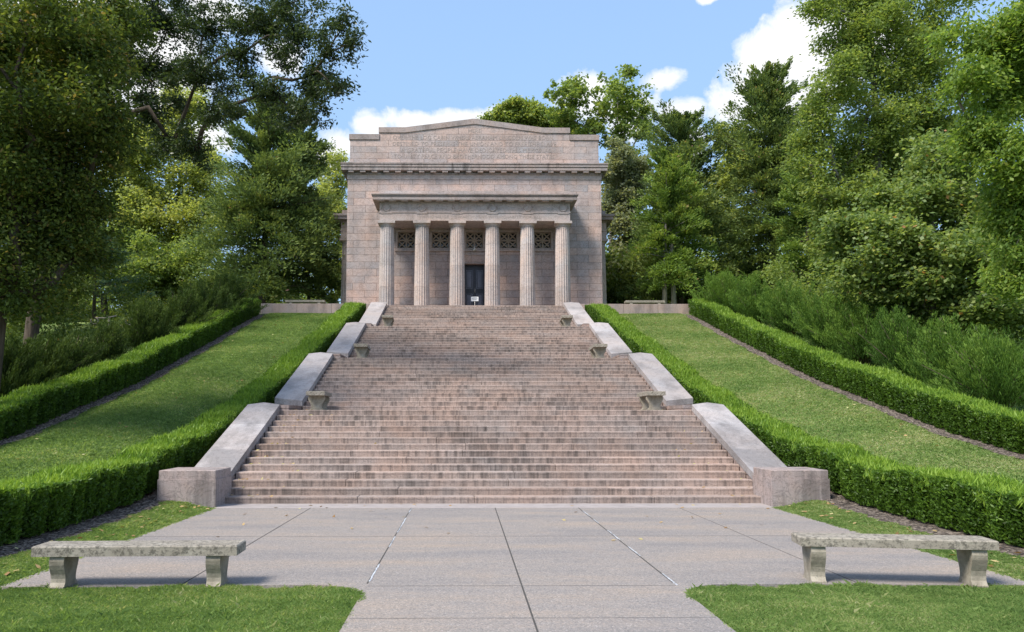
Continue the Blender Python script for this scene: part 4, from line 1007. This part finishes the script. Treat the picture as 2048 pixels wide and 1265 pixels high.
def pine():
    X, Y = -20.0, 24.0; zg = float(ground(X, Y))
    root = thing('white_pine', 'young blue green pine with flat tiered boughs on left bank', 'tree', (X, Y, zg), 0)
    b = MB(); b.tube([(X, Y, zg-.2), (X, Y, zg+5.2)], [.11, .02], 7)
    C = []; A = []; T = []
    for k in range(34):
        t = RNG.random(); z = zg+1.2+3.6*t; a = RNG.random()*2*pi; Lb = 2.6*(1-t)**.6*RNG.uniform(.6, 1)+.3
        e = np.array([X+cos(a)*Lb, Y+sin(a)*Lb, z+.25*Lb]); b.tube([(X, Y, z), e], [.03, .008], 5)
        m = 330; s = RNG.random(m)**.5
        P = np.array([X, Y, z])+(e-np.array([X, Y, z]))*s[:, None]+RNG.normal(0, 1, (m, 3))*(.22, .22, .09)
        C.append(P); A.append((e-np.array([X, Y, z]))/Lb+RNG.normal(0, .6, (m, 3))+(0, 0, .3)); T.append(.3+.4*s+RNG.normal(0, .15, m))
    C = np.concatenate(C); m = len(C); s = RNG.uniform(.14, .28, m)
    V, Q = leaf_quads(C, np.concatenate(A), RNG.normal(0, 1, (m, 3)), s, s*.16)
    fast_mesh('crown', V, Q, np.concatenate(T), M['pine'], root); b.build('trunk', M['bark_dark'], root)
pine()

def rails():
    root = thing('scroll_handrail', 'pale curled rail ends showing over the dark left junipers', 'handrail', (-15.6, 17, float(ground(-15.6, 17))))
    for cx, cz, dx in ((-16.5, 5.95, 0), (-15.0, 5.92, 0)):
        pts = [(cx-.05+.16*cos(a), 17, cz-.04+.14*sin(a)) for a in np.linspace(-1.2*pi, .5*pi, 14)]
        pts += [(cx+.35, 17.1, cz+.09), (cx+.75, 17.3, cz+.22)]
        b = MB(); b.tube(pts, .028, 7); b.build('rail', M['bark_pale'], root)
        b = MB(); b.tube([(cx+.5, 17.15, float(ground(cx, 17))-.1), (cx+.5, 17.15, cz+.12)], .02, 7); b.build('post', M['bark_pale'], root)
rails()

def woodland():
    n = 110000
    cols = 170; lob = []
    for i in range(cols):
        side = RNG.choice([-1, 0, 1], p=[.42, .16, .42]); y = RNG.uniform(62, 95)
        x = side*RNG.uniform(14, 75) if side else RNG.uniform(-20, 20)
        h = RNG.uniform(11, 19) if abs(x) > 16 else RNG.uniform(8, 13)
        for k in range(4):
            lob.append((x+RNG.normal(0, 1.5), y+RNG.normal(0, 1.5), 8+h*(.2+.25*k), 3.4-.4*k, 3.0, 2.6))
    o, _ = crown_leaves(lob, n, .55, 1.1, 16, M['leaf_mid'], None, bias=-.05, asp=.65, shell=.2)
    o.name = 'far_woodland'; tag(o, kind='stuff')
    # undergrowth close behind the terrace and banks
    lob = []
    for i in range(70):
        s = RNG.choice([-1, 1]); x = s*RNG.uniform(16, 48); y = RNG.uniform(36, 56); lob.append((x, y, float(ground(x, y))+RNG.uniform(.6, 3.2), 2.2, 2, 1.7))
    for i in range(100):
        s = RNG.choice([-1, 1]); x = s*RNG.uniform(9.5, 26); y = RNG.uniform(38, 50); lob.append((x, y, TOP+RNG.uniform(.2, 5.5), 2.0, 1.7, 1.8))

    o, _ = crown_leaves(lob, 160000, .28, .6, 18, M['leaf_dark'], None, asp=.65, shell=.2)
    o.name = 'undergrowth'; tag(o, kind='stuff')
    lob = []
    for i in range(60):
        x = RNG.uniform(15.8, 30); y = RNG.uniform(3, 26); lob.append((x, y, float(ground(x, y))+RNG.uniform(.3, 2.4), 1.3, 1.3, 1.1))
    o, _ = crown_leaves(lob, 70000, .14, .45, 18, M['leaf_mid'], None, asp=.7, shell=.2)
    o.name = 'bank_undergrowth'; tag(o, kind='stuff')
    lob = []
    for i in range(46):
        x = -RNG.uniform(15.6, 30); y = RNG.uniform(2, 30); lob.append((x, y, float(ground(x, y))+RNG.uniform(.2, 2.0)*(.55 if 13 < y < 20 else 1), 1.3, 1.3, 1.0))
    o, _ = crown_leaves(lob, 60000, .13, .45, 18, M['leaf_dark'], None, asp=.6, shell=.2)
    o.name = 'left_bank_undergrowth'; tag(o, kind='stuff')
woodland()

# ------------------------------------------------------------------ light, sky, camera
SUN_EL, SUN_DIR = R(51), (-1.0, -.85)
az = math.atan2(SUN_DIR[0], SUN_DIR[1])
sd = bpy.data.lights.new('sun', 'SUN'); sd.energy = 2.3; sd.angle = R(20); sd.color = (1, .94, .84)
so = bpy.data.objects.new('sun', sd); COL.objects.link(so)
so.rotation_euler = (pi/2-SUN_EL, 0, pi-az) if False else (0, 0, 0)
from mathutils import Vector
dv = Vector((sin(az)*cos(SUN_EL), cos(az)*cos(SUN_EL), sin(SUN_EL)))
so.rotation_euler = dv.to_track_quat('Z', 'Y').to_euler()

w = bpy.data.worlds.new('World'); scene.world = w; w.use_nodes = True
nt = w.node_tree; nt.nodes.clear()
wo = N(nt, 'ShaderNodeOutputWorld'); bg = N(nt, 'ShaderNodeBackground'); L(nt, bg.outputs[0], wo.inputs[0])
sky = N(nt, 'ShaderNodeTexSky', sky_type='NISHITA'); sky.sun_disc = False; sky.sun_elevation = SUN_EL; sky.sun_rotation = az % (2*pi)
sky.air_density = 1.0; sky.dust_density = .6; sky.ozone_density = 1.4
tc = N(nt, 'ShaderNodeTexCoord').outputs['Generated']
dn = N(nt, 'ShaderNodeVectorMath', operation='NORMALIZE'); L(nt, tc, dn.inputs[0]); d = dn.outputs[0]
mask = None
for (cx, cy, cz, rx, rz) in CLOUDS:
    s = N(nt, 'ShaderNodeVectorMath', operation='SUBTRACT'); L(nt, d, s.inputs[0]); s.inputs[1].default_value = (cx, cy, cz)
    k = N(nt, 'ShaderNodeVectorMath', operation='MULTIPLY'); L(nt, s.outputs[0], k.inputs[0]); k.inputs[1].default_value = (1/rx, .6/rx, 1/rz)
    ln = N(nt, 'ShaderNodeVectorMath', operation='LENGTH'); L(nt, k.outputs[0], ln.inputs[0])
    v = maths(nt, 'SUBTRACT', 1.28, ln.outputs['Value'])
    mask = v if mask is None else maths(nt, 'MAXIMUM', mask, v)
nz = noise(nt, d, 26, 7, .62, .3); nz2 = noise(nt, d, 9, 4, .5)
nn = maths(nt, 'ADD', maths(nt, 'MULTIPLY', maths(nt, 'SUBTRACT', nz.outputs['Fac'], .5), 2.1), maths(nt, 'MULTIPLY', maths(nt, 'SUBTRACT', nz2.outputs['Fac'], .5), .9))
mk = maths(nt, 'ADD', maths(nt, 'MAXIMUM', mask, -1.0), nn)
far = noise(nt, d, 3.2, 6, .6, .2)                                   # scattered fair-weather cloud round the rest of the sky
sepd = N(nt, 'ShaderNodeSeparateXYZ'); L(nt, d, sepd.inputs[0])
behind = ramp(nt, sepd.outputs[1], [(0, 1.), (.55, 0.)])
fm = maths(nt, 'MULTIPLY', ramp(nt, far.outputs['Fac'], [(.50, 0.), (.66, 1.)]).outputs[0], behind.outputs[0])
cl = maths(nt, 'MAXIMUM', ramp(nt, mk, [(.12, 0.), (.42, .6), (.72, 1.)]).outputs[0], fm)
shade = ramp(nt, nz2.outputs['Fac'], [(.35, (2.75, 2.85, 3.05)), (.62, (3.3, 3.3, 3.3))])
haze = mix(nt, ramp(nt, sepd.outputs[2], [(.0, .9), (.35, .72), (.8, .35)]).outputs[0], sky.outputs[0], (1.08, 1.70, 2.60))
L(nt, mix(nt, cl, haze, shade.outputs[0]), bg.inputs['Color']); bg.inputs['Strength'].default_value = .13

cam = bpy.data.cameras.new('camera'); co_ = bpy.data.objects.new('camera', cam); COL.objects.link(co_)
cam.sensor_width = 36; cam.lens = 1524/2048*36; cam.shift_x = (1024-941.256)/2048; cam.shift_y = (714.895-632.5)/2048
cam.clip_start = .1; cam.clip_end = 3000
co_.location = (-.61, -15.789, 1.768); co_.rotation_euler = (R(90+4.5), 0, R(-.5))
scene.camera = co_
for o in bpy.data.objects:
    if '_loc' in o: del o['_loc']
vs = scene.view_settings; vs.view_transform = 'Standard'; vs.look = 'None'; vs.exposure = 1.45; vs.gamma = 1
scene.cycles.max_bounces = 8; scene.cycles.transparent_max_bounces = 8; scene.cycles.use_denoising = True
